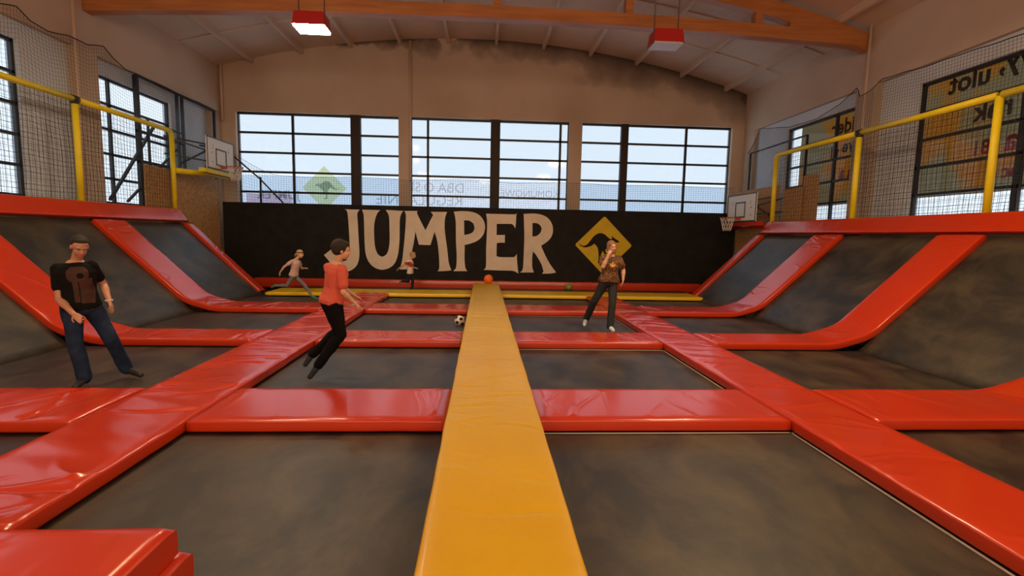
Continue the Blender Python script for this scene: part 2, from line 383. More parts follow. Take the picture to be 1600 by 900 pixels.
# right side: two big cream and orange banners, read from behind
xo = XR + .37
def side_banner(y0, y1, label, texts):
    r = empty('banner', (xo, y0, 2.7), label, 'banner')
    MB().box((xo, y0, 2.72), (xo + .004, y1, 5.5)).build('fabric', M['bancream'], r)
    for s, yr, z, h, red in texts:
        for wd in s.split():
            d = MB(); w_ = text_mesh(d, wd, h, (lambda yr, z: lambda a, b: (xo - .012, yr + a, z + b))(yr, z), bold=.03); yr += w_ + h * .4
            tag(d.build('lettering', M['txtred' if red else 'txtdark'], r, fix=False), ('red' if red else 'dark grey') + ' reversed lettering')
side_banner(4.4, 11.4, 'cream and orange outdoor banner with reversed words behind the front right window',
            (('wy, ulot', 8.70, 4.84, .42, 0), ('ly rek', 8.72, 4.14, .42, 0), ('a 181', 9.0, 3.47, .30, 1), ('ec al', 8.9, 2.96, .20, 1)))
side_banner(12.6, 15.55, 'cream and orange outdoor banner with reversed words behind the far right window',
            (('lider', 13.15, 4.66, .42, 0), ('ye ul', 13.2, 4.02, .36, 0), ('a a', 13.2, 3.42, .24, 1)))

# ------------------------------------------------------------------ roof truss and lamps
YT = 12.58
tr = empty('roof_truss', (0, YT, 6.66), 'orange stained timber roof truss spanning the hall under the ceiling', 'roof truss')
def zb_(x): return 6.78 - .0030 * (x + .3) ** 2
b = MB(); q = 24
for i in range(q):
    a0 = XL + (XR - XL) * i / q; a1 = XL + (XR - XL) * (i + 1) / q
    b.bar((a0, YT, zb_(a0) + .14), (a1, YT, zb_(a1) + .14), .26, .29)
b.build('bottom_chord', M['wood'], tr)
b = MB()
def zu(x): return min(zc(x) - .22, zc(x) - .2) - .0035 * max(0, abs(x - .2) - 6) ** 2
for i in range(q):
    a0 = XL + (XR - XL) * i / q; a1 = XL + (XR - XL) * (i + 1) / q
    b.bar((a0, YT, zu(a0) - .1), (a1, YT, zu(a1) - .1), .24, .40)
b.build('top_chord', M['wood'], tr)
for x in (-6.15, -2.95, .25, 3.42, 6.62):
    MB().box((x - .09, YT - .11, zb_(x) + .2), (x + .09, YT + .11, zu(x) - .2)).build('web_post', M['wood'], tr)
for e_ in (-1, 1):
    k_ = MB(); xa, xb = (7.4, 9.49) if e_ > 0 else (-7.9, -9.09)
    k_.add([(x, y, z) for y in (YT - .125, YT + .125) for x, z in ((xa, zb_(xa) + .1), (xb, zb_(xb) + .02), (xb, zu(xb) + .02), (xa, zu(xa) - .2))], [(0, 1, 2, 3), (7, 6, 5, 4), (0, 4, 5, 1), (1, 5, 6, 2), (2, 6, 7, 3), (3, 7, 4, 0)])
    k_.build('end_block', M['wood'], tr)

def lamp(x, y, z, on, label):
    r = empty('ceiling_lamp', (x, y, z), label, 'ceiling lamp')
    h = MB(); w, d, t = .33, .24, .14
    h.add([(x - w, y - d, z), (x + w, y - d, z), (x + w, y + d, z), (x - w, y + d, z), (x - w * .9, y - d * .9, z + .27), (x + w * .9, y - d * .9, z + .27), (x + w * .9, y + d * .9, z + .27), (x - w * .9, y + d * .9, z + .27)],
          [(4, 5, 6, 7), (0, 1, 5, 4), (1, 2, 6, 5), (2, 3, 7, 6), (3, 0, 4, 7)])
    h.build('housing', M['lampred'], r)
    MB().box((x - w + .02, y - d + .02, z - .035), (x + w - .02, y + d - .02, z + .03)).build('diffuser', M['lampon'] if on else M['lampgrey'], r)
    for s in (-1, 1): MB().tube([(x + s * w * .8, y, z + .26), (x + s * w * .8, y, zc(x) - .05)], .015).build('hanger_rod', M['darkmetal'], r)
lamp(-3.66, 11.3, 5.93, True, 'lit hanging lamp with a red housing, glowing white on the left')
lamp(3.92, 11.3, 5.90, False, 'unlit hanging lamp with a red housing and grey reflector on the right')
for x, y, z0, z1, lb in ((-2.62, 18.34, 3.5, 8.3, 'thin vertical pipe on the back wall above the left pillar'), (9.40, 12.38, 2.3, 7.15, 'thin pipe running down the right wall from the truss'), (-9.0, 12.05, 2.3, 7.2, 'thin pipe running down the left wall from the truss'), (-9.0, 18.3, 5.4, 7.3, 'pipe in the back left corner under the ceiling')):
    tag(MB().tube([(x, y, z0), (x, y, z1)], .045 if y > 18 else .035).build('wall_pipe', M['pipe']), lb, 'pipe')

# ------------------------------------------------------------------ mural board
mu = empty('mural_board', (0, 17.4, 0), 'black painted back panel with large cream JUMPER lettering and a yellow kangaroo diamond', 'mural')
MB().box((-8.66, 17.4, -.3), (8.86, 17.5, 2.61)).build('board', M['black'], mu)
G = {
'J':[[(-4.68,2.45),(-4.59,2.35),(-4.55,1.83),(-4.53,1.26),(-4.54,0.94),(-4.65,0.73),(-4.81,0.69),(-4.99,0.85),(-5.08,1.15),(-5.39,0.9),(-5.23,0.7),(-5.15,0.56),(-4.95,0.4),(-4.63,0.35),(-4.41,0.45),(-4.27,0.63),(-4.21,0.94),(-4.23,1.51),(-4.25,2.03),(-4.26,2.32),(-4.18,2.45)]],
'U':[[(-4.11,2.45),(-3.49,2.45),(-3.59,2.35),(-3.67,2.13),(-3.71,1.84),(-3.7,1.44),(-3.67,1.16),(-3.58,0.95),(-3.44,0.87),(-3.32,0.94),(-3.24,1.08),(-3.19,1.37),(-3.19,1.85),(-3.21,2.26),(-3.31,2.46),(-2.72,2.44),(-2.79,2.35),(-2.84,2.15),(-2.85,1.74),(-2.86,1.37),(-2.91,0.96),(-3.01,0.68),(-3.18,0.51),(-3.44,0.43),(-3.7,0.5),(-3.9,0.7),(-4.0,0.99),(-4.03,1.43),(-4.04,2.04),(-4.06,2.32)]],
'M':[[(-2.69,2.44),(-2.24,2.45),(-2.25,2.34),(-1.98,1.8),(-1.72,2.33),(-1.8,2.43),(-1.25,2.44),(-1.31,2.26),(-1.33,2.02),(-1.31,1.69),(-1.24,1.2),(-1.18,0.71),(-1.09,0.45),(-1.3,0.42),(-1.57,0.41),(-1.51,0.49),(-1.51,0.82),(-1.57,1.4),(-1.67,1.76),(-1.81,1.3),(-2.2,1.31),(-2.32,1.76),(-2.38,1.34),(-2.49,0.81),(-2.54,0.46),(-2.85,0.45),(-2.77,0.76),(-2.7,1.34),(-2.65,1.95),(-2.64,2.31)]],
'P':[[(-1.03,2.45),(-0.74,2.48),(-0.42,2.46),(-0.17,2.37),(-0.0,2.17),(0.05,1.92),(-0.02,1.67),(-0.2,1.49),(-0.44,1.38),(-0.64,1.33),(-0.64,0.84),(-0.61,0.55),(-0.54,0.43),(-1.03,0.42),(-0.93,0.55),(-0.91,0.92),(-0.94,1.49),(-0.95,2.06),(-0.99,2.35)],[(-0.67,2.17),(-0.49,2.16),(-0.35,2.07),(-0.31,1.91),(-0.37,1.77),(-0.51,1.7),(-0.66,1.67)]],
'E':[[(0.08,2.41),(1.05,2.41),(1.12,2.46),(1.11,2.14),(1.09,1.93),(1.01,2.05),(0.9,2.08),(0.45,2.07),(0.45,1.69),(0.74,1.7),(0.74,1.43),(0.58,1.43),(0.46,1.41),(0.46,0.96),(0.63,0.93),(1.08,0.94),(1.16,1.05),(1.18,0.77),(1.23,0.37),(1.05,0.46),(0.63,0.47),(0.02,0.48),(0.1,0.61),(0.1,1.23),(0.12,2.08)]],
'R':[[(1.37,2.43),(1.73,2.45),(2.01,2.41),(2.22,2.3),(2.36,2.1),(2.4,1.86),(2.34,1.65),(2.2,1.49),(2.0,1.35),(2.15,1.03),(2.33,0.72),(2.55,0.43),(2.34,0.39),(2.06,0.38),(2.11,0.46),(2.02,0.72),(1.84,1.02),(1.72,1.15),(1.7,0.92),(1.71,0.61),(1.77,0.42),(1.29,0.41),(1.38,0.53),(1.4,0.91),(1.41,1.6),(1.39,2.11)],[(1.68,2.13),(1.84,2.12),(1.96,2.04),(2.0,1.92),(1.95,1.78),(1.84,1.69),(1.69,1.66)]]}
for k_ in 'JUMPER':
    if k_ not in G: continue
    mb = MB(); poly(mb, [smooth_loop(l) for l in G.pop(k_)], lambda a, b, t: (a, 17.4 - t, b), .006)
    o = mb.build('letter', M['cream'], mu)
sg = MB(); cx, cz, R_ = 4.19, 1.41, 1.0
lp = []
for k_ in range(4):     # diamond with rounded corners
    a = PI / 2 - k_ * PI / 2; c = Vector((math.cos(a), math.sin(a)))
    for s_ in (-.6, 0, .6):
        an = a - s_ * .78; lp.append((cx + c.x * .91 + .075 * math.cos(an) , cz + c.y * .91 + .075 * math.sin(an)))
poly(sg, [lp], lambda a, b, t: (a, 17.4 - t, b), .008)
sgo = sg.build('diamond_sign', M['signy'], mu)
rk = MB(); poly(rk, [smooth_loop(roo0, 3)], lambda a, b, t: (a, 17.389 - t, b), .004)
ko = rk.build('kangaroo', M['black']); ko.parent = sgo; ko.location = (0, 0, 0)

# ------------------------------------------------------------------ trampolines, pads
def pad(name, path, lat, w, th, m, label, wr=.012, seed=0, dens=5, lean=.15, vr=None, cat='safety pad', soft=False, close=True, group=None):
    """upholstered pad: path = polyline of the top centre line, lat = unit lateral vector, w = width"""
    lat = Vector(lat); P = [Vector(p) for p in path]
    # resample with softened bends
    D = [0]
    for i in range(1, len(P)): D.append(D[-1] + (P[i] - P[i - 1]).length)
    st = .021; N = max(6, int(D[-1] / st)); pts = []
    for i in range(N + 1):
        d = D[-1] * i / N; acc = Vector(); 
        for o in (-.16, -.08, 0, .08, .16):
            e = min(max(d + o, 0), D[-1]); j = 0
            while j < len(D) - 2 and e > D[j + 1]: j += 1
            acc += P[j].lerp(P[j + 1], (e - D[j]) / (D[j + 1] - D[j]))
        pts.append(acc / 5)
    pts[0] = P[0].copy(); pts[-1] = P[-1].copy()
    nv = max(8, int(w / .032)); r = min(.014, th * .3)
    prof = [(-w/2 + r*.3, -th), (-w/2, -th + r), (-w/2, -r), (-w/2 + r*.3, -r*.3)]
    prof += [(-w/2 + r + (w - 2*r) * k / nv, 0) for k in range(nv + 1)]
    prof += [(w/2 - r*.3, -r*.3), (w/2, -r), (w/2, -th + r), (w/2 - r*.3, -th)]
    K = len(prof); vs = []
    rg = random.Random(seed * 131 + 5); LN = D[-1]; CR = []
    for _ in range(int(LN * w * dens)):
        u = rg.uniform(0, LN)
        if rg.random() < .35: u = rg.choice((rg.uniform(0, .5), LN - rg.uniform(0, .5)))
        side_ = rg.choice((-1, 1)); v0 = side_ * w / 2 * rg.uniform(.7, 1.0); ln_ = rg.uniform(.25, .95) * w
        sl = rg.gauss(lean, .35); CR.append((u, v0, -side_ * ln_, sl * ln_, rg.uniform(.016, .034), rg.uniform(.3, 1.25) * wr * rg.choice((.7, 1, -.9))))
    CR.sort()
    ins = [0] * (N + 1)
    for i, p in enumerate(pts):
        t = (pts[min(i + 1, N)] - pts[max(i - 1, 0)]).normalized(); up = lat.cross(t)
        if up.z < 0: up = -up
        u = D[-1] * i / N; e = min(i, N - i); dz = -.012 if e == 0 else 0
        near = [c for c in CR if abs(c[0] - u) < 1.2]
        for a, b in prof:
            q = Vector((u * .9 + seed * 7.3, a * 1.1, seed * 3.1))
            # long soft creases across the pad, fading towards the middle of its length
            cr_ = noise.noise(Vector((u * 4.2 + a * 1.3 + seed, a * .8, seed + .5)))
            cr2 = 1 - abs(noise.noise(Vector((u * 2.6 - a * 2.2 + seed * 2, a * .5, seed)))) * 2
            am = wr * (.25 + .75 * max(0, noise.noise(q) + .35))
            edge = min(1, (w / 2 - abs(a)) / .08)
            h = (am * cr_ * .6 + .008 * edge) if b == 0 else 0
            if b == 0:
                for cu_, v0, dv, du, sg_, am_ in near:
                    tt = (a - v0) / dv
                    if 0 < tt < 1:
                        dd_ = (u - (cu_ + du * tt + .03 * math.sin(tt * 5 + cu_ * 9))) / sg_
                        if abs(dd_) < 3: h += am_ * math.exp(-dd_ * dd_) * (1 - tt) ** .6 * min(1, tt * 6 + .35) * min(1, edge + .3)
            side = (noise.noise(Vector((u * 2.5, seed, a * 9))) * .006) if abs(a) > w/2 - r*1.2 else 0
            vs.append(p + lat * (a + side) + up * (b + h + (dz if b > -th + r else 0)))
    fs = []
    for i in range(N):
        for k in range(K - 1): fs.append((i*K + k, i*K + k + 1, (i+1)*K + k + 1, (i+1)*K + k))
        fs.append((i*K + K - 1, i*K, (i+1)*K, (i+1)*K + K - 1))
    fs += [tuple(range(K)), tuple(reversed([N*K + k for k in range(K)]))]
    mb = MB(); mb.add(vs, fs, 0, True)
    # crisp sewn edge line (piping) along both top edges
    o = mb.build(name, m, local=tuple(P[0] - Vector((0, 0, th))))
    for i_, pl in enumerate(o.data.polygons):
        if len(pl.vertices) > 4: pl.use_smooth = False
    return tag(o, label, cat, group)

TH = .105
SB, ST, SZ = 6.22, 8.52, 2.2        # slope: bend x, top x, top height
rows = [(4.47, 5.44), (7.90, 8.76), (11.24, 12.2)]
AL, AR = (-3.56, -2.63), (2.965, 3.78)
BL, BR = -.29, .49
rn = ['nearest', 'second', 'third']
pad('walkway_pad', [(-3.095, 2.44, 0), (-3.095, 14.3, 0)], (1, 0, 0), .93, TH, M['red'], 'long red padded walkway running to the back, left of the yellow beam', .024, 1, dens=9)
pad('walkway_pad', [(3.372, 1.0, 0), (3.372, 14.15, 0)], (1, 0, 0), .815, TH, M['red'], 'long red padded walkway running to the back, right of the yellow beam', .016, 2, dens=9, lean=.4)
for i, (a, b_) in enumerate(rows):
    yc = (a + b_) / 2; w = b_ - a
    pad('cross_pad', [(AL[1] + .012, yc, 0), (BL - .02, yc, 0)], (0, 1, 0), w, TH, M['red'], '%s red cross pad between the left walkway and the yellow beam' % rn[i], .012, 3 + i)
    pad('cross_pad', [(BR + .02, yc, 0), (AR[0] - .012, yc, 0)], (0, 1, 0), w, TH, M['red'], '%s red cross pad between the yellow beam and the right walkway' % rn[i], .010, 7 + i)
    pad('slope_pad', [(AL[0] - .012, yc, 0), (-SB + .35, yc, 0), (-SB - .25, yc, .18), (-ST + .25, yc, SZ - .33)], (0, 1, 0), w, TH, M['red'],
        '%s red pad left of the left walkway, bending up the left slope' % rn[i], .02 if i else .03, 11 + i)
    pad('slope_pad', [(AR[1] + .012, yc, 0), (SB - .35, yc, 0), (SB + .25, yc, .18), (ST - .25, yc, SZ - .33)], (0, 1, 0), w, TH, M['red'],
        '%s red pad right of the right walkway, bending up the right slope' % rn[i], .010 if i < 2 else .02, 15 + i)
for s, nm in ((-1, 'left'), (1, 'right')):
    pad('slope_pad', [(s * 6.3, 14.72, -.02), (s * (ST - .25), 14.72, SZ - .33)], (0, 1, 0), .34, TH, M['red'], 'narrow red pad edging the far end of the %s slope' % nm, .014, 20 + s)
    # the band along the top of the slopes, tilted like the slope
    la = Vector((s * .60, 0, .80)); 
    pad('platform_edge_pad', [(s * (ST - .07), 1.5, SZ - .115), (s * (ST - .07), 14.85, SZ - .115)], la, .42, .09, M['red'], 'long red pad along the top edge of the %s slopes, below the yellow rail' % nm, .008, 24 + s)
# yellow strip in front of the rear trampoline
pad('yellow_strip_pad', [(-6.0, 14.7, 0), (-3, 14.72, 0), (BL - .01, 14.75, 0)], (0, 1, 0), 1.1, .09, M['ystrip'], 'flat yellow padded strip left of the far end of the yellow beam', .006, 30)
pad('yellow_strip_pad', [(BR + .01, 14.75, 0), (3, 14.72, 0), (6.4, 14.68, 0)], (0, 1, 0), 1.1, .09, M['ystrip'], 'flat yellow padded strip right of the far end of the yellow beam', .006, 31)
# central yellow beam
pad('yellow_beam', [((BL + BR) / 2, 1.0, .2), ((BL + BR) / 2, 15.6, .2)], (1, 0, 0), BR - BL, .30, M['yellow'], 'raised yellow padded beam running down the middle of the trampolines', .007, 33, dens=14, lean=0, cat='padded beam')
# red base pad at the foot of the mural
pad('base_pad', [(-7.6, 17.22, .12), (7.6, 17.22, .12)], (0, 1, 0), .3, .30, M['red'], 'red pad along the foot of the black back panel', .016, 35)
# mats stacked at the bottom left
def matb(a, b, label, seed, group=None):
    yc = (a[1] + b[1]) / 2
    return pad('mat', [(a[0], yc, b[2]), (b[0], yc, b[2])], (0, 1, 0), b[1] - a[1], b[2] - a[2], M['red'], label, .006, seed, cat='mat')
matb((-3.6, 1.25, -.155), (-1.38, 2.40, .0), 'lowest red mat of the stack in the bottom left corner', 42)
matb((-3.6, 1.22, .012), (-1.39, 2.385, .145), 'middle red mat of the stack in the bottom left corner, sticking out to the right', 40)
matb((-3.6, 1.2, .160), (-1.43, 2.335, .295), 'topmost red mat of the stack in the bottom left corner', 41)

def bed(x0, x1, y0, y1, label, web=False, z=-.125):
    r = MB(); nx, ny = 24, 24; vs = []
    for j in range(ny + 1):
        for i in range(nx + 1):
            a, b = i / nx, j / ny; sag = -.02 * math.sin(PI * a) * math.sin(PI * b)
            vs.append((x0 + (x1 - x0) * a, y0 + (y1 - y0) * b, z + sag))
    fs = [(j*(nx+1)+i, j*(nx+1)+i+1, (j+1)*(nx+1)+i+1, (j+1)*(nx+1)+i) for j in range(ny) for i in range(nx)]
    r.add(vs, fs, 0, True)
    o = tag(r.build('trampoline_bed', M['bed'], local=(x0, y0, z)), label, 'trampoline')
    md = o.modifiers.new('thick', 'SOLIDIFY'); md.thickness = .006; md.offset = -1
    if web:
        w = MB(); t = .022; e = .006
        w.box((x0 + .03, y1 - .05 - t, z + .002), (x1 - .03, y1 - .05, z + e)); w.box((x1 - .05 - t, y0, z + .002), (x1 - .05, y1 - .05, z + e)); w.box((x0 + .05, y0, z + .002), (x0 + .05 + t, y1 - .05, z + e))
        wo_ = w.build('edge_webbing', M['webbing']); wo_.parent = o; wo_.location = -Vector(o.location)
    return o
ov = .05
ry = [(2.05, rows[0][0] + ov), (rows[0][1] - ov, rows[1][0] + ov), (rows[1][1] - ov, rows[2][0] + ov), (rows[2][1] - ov, 14.2)]
rl = ['in the front row', 'in the second row', 'in the third row', 'in the last row']
for i, (a, b_) in enumerate(ry):
    bed(AL[1] - ov, BL + .06, a, b_, 'black trampoline bed just left of the yellow beam, ' + rl[i])
    bed(BR - .06, AR[0] + ov, a, b_, 'black trampoline bed just right of the yellow beam, ' + rl[i], web=i < 3)
    for s, nm, X in ((-1, 'left', AL[0] + ov), (1, 'right', AR[1] - ov)):
        x0, x1 = sorted((X, s * (SB + .06)))
        bed(x0, x1, a, b_, 'flat black trampoline bed outside the %s walkway, %s' % (nm, rl[i]))
        # sloping bed
        bb = b_ if i < 3 else 14.7
        m_ = MB(); nx = 16; vs = []
        for j in range(nx + 1):
            for k in range(nx + 1):
                u, v = k / nx, j / nx; sg_ = -.03 * math.sin(PI * u) * math.sin(PI * v)
                x = SB + .06 + (ST - .14 - SB - .06) * u; z = -.125 + (SZ - .36 + .125) * u
                vs.append((s * (x - sg_ * .7), a + (bb - a) * v, z + sg_ * .7))
        m_.add(vs, [(j*(nx+1)+k, j*(nx+1)+k+1, (j+1)*(nx+1)+k+1, (j+1)*(nx+1)+k) for j in range(nx) for k in range(nx)], 0, True)
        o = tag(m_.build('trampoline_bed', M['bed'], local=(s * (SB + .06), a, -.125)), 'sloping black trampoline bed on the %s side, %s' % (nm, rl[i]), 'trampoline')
        md = o.modifiers.new('thick', 'SOLIDIFY'); md.thickness = .006
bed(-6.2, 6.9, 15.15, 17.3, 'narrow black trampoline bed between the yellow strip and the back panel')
# steel frame carrying pads and beds
fr = MB()
for x in (-3.1, .1, 3.37, -SB, SB): fr.box((x - .08, 2.1, -.22), (x + .08, 17.2, -.14))
for a, b_ in rows + [(14.2, 15.2)]:
    y = (a + b_) / 2
    fr.box((-SB, y - .06, -.23), (SB, y + .06, -.145))
    for s in (-1, 1):
        fr.bar((s * SB, y, -.2), (s * (ST - .1), y, SZ - .48), .08, .06); fr.box((s * (ST - .12) - .04, y - .04, -.9), (s * (ST - .12) + .04, y + .04, SZ - .5))
    for x in (-SB, -3.1, .1, 3.37, SB): fr.box((x - .04, y - .04, -.9), (x + .04, y + .04, -.16))
struct('trim_40', fr, M['steel'])
for s, nm in ((-1, 'left'), (1, 'right')):
    X = sorted((s * (ST + .02), s * (9.0 if s < 0 else 9.4)))
    struct('trim_%d' % (30 + s), MB().box((X[0], 1.5, SZ - .25), (X[1], 14.9, SZ - .06)).box((X[0], 14.78, -.9), (X[1], 14.88, SZ - .06)), M['osb'])

# ------------------------------------------------------------------ chipboard panels at the far ends
def osb(x, y0, y1, z0, z1, label):
    return tag(MB().box((min(x, x + .03), y0, z0), (max(x, x + .03), y1, z1)).build('chipboard_panel', M['osb'], local=(x, y0, z0)), label, 'panel')
osb(-8.80, 14.92, 17.38, -.9, 3.33, 'tall chipboard panel left of the black back panel, under the left basketball hoop')
osb(-8.80, 13.75, 14.90, 2.15, 3.33, 'chipboard panel behind the net just in front of the left hoop')
osb(8.90, 14.92, 17.38, -.9, 3.36, 'tall chipboard panel right of the black back panel, behind the right basketball hoop')
osb(8.84, 13.72, 14.60, 2.15, 3.20, 'lower chipboard panel behind the right net, next to the corner post')
osb(8.90, 13.15, 13.80, 2.15, 3.50, 'taller chipboard panel behind the right net, beside the far window')

# ------------------------------------------------------------------ yellow padded goal-like rails
def rail(s, top):
    x = s * 8.62; nm = 'left' if s < 0 else 'right'
    r = empty('padded_rail', (x, 14.7, SZ), 'yellow padded rail frame standing on top of the %s slopes' % nm, 'safety rail')
    for y in (14.72, 11.42, 8.25, 5.1):
        MB().tube([(x, y, SZ - .06), (x, y, top - (.12 if y > 14 else .02))], .062, 12).build('post', M['pole'], r)
    arc = [(x, 14.72, top - .14), (x, 14.71, top - .08), (x, 14.67, top - .03), (x, 14.60, top)]
    MB().tube(arc + [(x, 13.0, top + .0), (x, 11.5, top)], .062, 12).build('top_rail', M['pole'], r)
    MB().tube([(x, 11.4, top), (x, 9.8, top - .01), (x, 8.3, top)], .062, 12).build('top_rail', M['pole'], r)
    MB().tube([(x, 8.2, top), (x, 6, top), (x, 5.1, top)], .062, 12).build('top_rail', M['pole'], r)
    j = MB()
    for y in (11.42,): j.tube([(x, y - .07, top), (x, y + .07, top)], .075, 10)
    j.tube([(x, 11.42, top - .10), (x, 11.42, top - .03)], .072, 10)
    j.build('tape_joint', M['steel'], r)
rail(-1, 4.36); rail(1, 4.20)

# ------------------------------------------------------------------ nets: every cord is a real thin prism
def net(fn, nu, nv, r, name, label, parent=None, m='net', edge=0):
    mb = MB()
    for j in range(nv + 1): mb.tube([fn(i / nu, j / nv) for i in range(0, nu + 1)], r, 3, cap=False)
    for i in range(nu + 1): mb.tube([fn(i / nu, j / nv) for j in range(0, nv + 1)], r, 3, cap=False)
    if edge: mb.tube([fn(i / nu, 1) for i in range(nu + 1)], edge, 5)
    o = mb.build(name, M[m], parent, fix=False)
    if not parent: tag(o, label, 'safety net')
    return o
def lerp_(t, pts):
    for (a, b), (c, d) in zip(pts, pts[1:]):
        if a <= t <= c: return b + (d - b) * (t - a) / (c - a)
    return pts[-1][1] if t > pts[-1][0] else pts[0][1]
def mknet(x, y0, y1, z0, top, cell, r, wob, name, label, edge=0):
    def f(u, v):
        y = y0 + (y1 - y0) * u; zt = top(y); z = z0 + (zt - z0) * v
        w = noise.noise(Vector((y * .8, z * .8, x))) * wob
        return (x + w, y + .02 * noise.noise(Vector((y * 2, z * 2, 3))), z + .02 * noise.noise(Vector((y * 2, z * 1.5, 9))))
    return net(f, int((y1 - y0) / cell), int((top((y0 + y1) / 2) - z0) / cell), r, name, label, edge=edge)
mknet(-8.72, 5.1, 14.68, SZ - .02, lambda y: 4.33, .105, .0042, .02, 'safety_net', 'black wide-mesh net laced under the left yellow rail')
mknet(8.73, 5.1, 14.68, SZ - .02, lambda y: 4.16, .105, .0042, .02, 'safety_net', 'black wide-mesh net laced under the right yellow rail')
lt = [(5, 5.9), (9, 5.72), (10.2, 5.74), (10.6, 5.84), (10.9, 5.70), (11.3, 5.66), (11.8, 5.76), (12.3, 5.74), (12.78, 5.90), (13.1, 5.72), (13.5, 5.60), (13.95, 5.62), (17.8, 5.60)]
mknet(-8.93, 5.1, 17.8, SZ - .02, lambda y: lerp_(y, lt), .078, .0024, .05, 'safety_net', 'fine dark net hanging along the left wall from a sagging cable', .012)
rt = [(5, 5.26), (8.2, 5.22), (10, 5.28), (11.35, 5.39), (11.7, 5.22), (12.0, 5.18), (12.1, 5.42), (12.7, 5.17), (13.6, 4.99), (14.8, 5.03), (16.0, 5.24), (16.36, 5.33), (16.7, 4.95), (17.1, 4.62)]
mknet(8.98, 5.1, 17.1, SZ - .02, lambda y: lerp_(y, rt), .066, .0030, .05, 'safety_net', 'fine dark net hanging along the right wall, top edge dipping between hooks', .010)
def bn(u, v):
    x = -8.5 + 17.3 * u; top = 3.50 + (.85 * max(0, (.10 - u) / .10) ** 1.6) + .03 * math.sin(u * 31)
    z = 2.60 + (top - 2.60) * v
    return (x, 17.46 + .04 * v * noise.noise(Vector((x, z, 0))), z + .02 * noise.noise(Vector((x * 1.3, 5, z))))
net(bn, 200, 13, .0032, 'safety_net', 'low dark net in front of the back windows above the black panel', edge=.006)

# dark steel frames behind the nets
lf = empty('net_frame', (-8.98, 13.95, SZ), 'black steel frame with diagonal braces on the left wall behind the net', 'frame')
def fb(p, q, w=.06, r=None, nm='brace'): MB().bar(p, q, w).build(nm, M['steel'], r)
X = -9.0
for y, w in ((13.95, .10), (14.35, .05), (15.7, .07), (15.95, .07), (17.75, .07)): fb((X, y, SZ - .06), (X, y, 5.6 if y != 14.35 else 4.6), w, lf, 'post')
for p, q, w in (((X, 13.95, 5.6), (X, 17.75, 5.6), .06), ((X, 12.8, 2.35), (X, 14.6, 4.45), .06), ((X, 13.4, 2.35), (X, 15.6, 4.0), .05), ((X, 13.9, 4.2), (X, 15.9, 4.2), .07), ((X, 13.9, 4.5), (X, 15.9, 4.5), .05), ((X, 13.9, 3.42), (X, 15.2, 3.42), .08)): fb(p, q, w, lf)
rf = empty('net_frame', (9.05, 17.0, SZ), 'thin black steel frame on the right wall near the back corner', 'frame')
X = 9.05
fb((X, 17.02, 3.38), (X, 17.02, 4.62), .05, rf, 'post'); fb((X, 17.02, 4.62), (X, 14.0, 4.66), .04, rf, 'top_bar'); fb((X, 14.0, 2.2), (X, 14.0, 4.66), .05, rf, 'post')

# ------------------------------------------------------------------ basketball hoops
def hoop(s, x, y0, y1, z0, z1, yr, label, armcol):
    """board lies in the plane x = const and faces the middle of the hall"""
    r = empty('basketball_hoop', (x, yr, z0), label, 'basketball hoop')
    t = -s * .03; X = sorted((x, x - t))
    MB().box((X[0], y0, z0), (X[1], y1, z1)).build('backboard', M['white'], r)
    e = MB(); xf = x + t * .35; w = .035
    def ln(a, b, c, d): e.box((min(x, xf), a, b), (max(x, xf), c, d))
    ln(y0, z0, y1, z0 + w); ln(y0, z1 - w, y1, z1); ln(y0, z0, y0 + w, z1); ln(y1 - w, z0, y1, z1)
    iw = .31; ib = z0 + .13; it = ib + .50; w = .04
    ln(yr - iw, ib, yr + iw, ib + w); ln(yr - iw, it - w, yr + iw, it); ln(yr - iw, ib, yr - iw + w, it); ln(yr + iw - w, ib, yr + iw, it)
    e.build('board_marking', M['steel'], r)
    cx_ = x - s * .40; zr = z0 + .12; R = .225
    MB().tube([(cx_ + R * math.cos(a * PI / 14), yr + R * math.sin(a * PI / 14), zr) for a in range(28)], .012, 8, closed=True).build('rim', M['rim'], r)
    MB().box((min(x, cx_ + s * R), yr - .06, zr - .06), (max(x, cx_ + s * R), yr + .06, zr + .015)).build('rim_bracket', M['rim'], r)
    g = MB(); n_ = 12
    for k in range(n_):
        for d in (-1, 1):
            pts = []
            for i in range(7):
                v = i / 6; rr = R * (1 - .48 * v ** .8); a = 2 * PI * (k + d * v * 1.5) / n_
                pts.append((cx_ + rr * math.cos(a), yr + rr * math.sin(a), zr - .42 * v))
            g.tube(pts, .0065, 4)
    g.build('hoop_net', M['netw'], r)
    wx = -8.95 if s < 0 else 9.0
    for p, q, w in (((x, y0 + .35, z1 - .25), (wx, y0 + .35 - .2, z1 - .1), .045), ((x, y1 - .35, z1 - .25), (wx, y1 - .3, z1 - .1), .045), ((x, y0 + .35, z1 - .3), (wx, y0 + .2, z0 + .1), .045), ((x, y1 - .35, z1 - .3), (wx, y1 - .2, z0 + .1), .045), ((x, y0 + .3, z1 - .45), (wx, y0 - .5, z1 - .15), .04), ((x, y0 + .3, z0 + .2), (wx, y0 - .5, z0 + .3), .04)):
        MB().bar(p, q, w).build('bracket_arm', M['steel'], r)
    MB().box((min(x + s * .02, x + s * .2), y0 - .1, z0 - .13), (max(x + s * .02, x + s * .2), y1, z0 - .01)).build('lower_padding', armcol, r)
hoop(-1, -8.05, 15.4, 17.0, 3.48, 4.41, 16.2, 'basketball hoop on a white backboard mounted at the back left', M['pole'])
hoop(1, 8.26, 15.0, 16.8, 2.27, 3.15, 15.95, 'basketball hoop on a white backboard mounted low at the back right', M['red'])
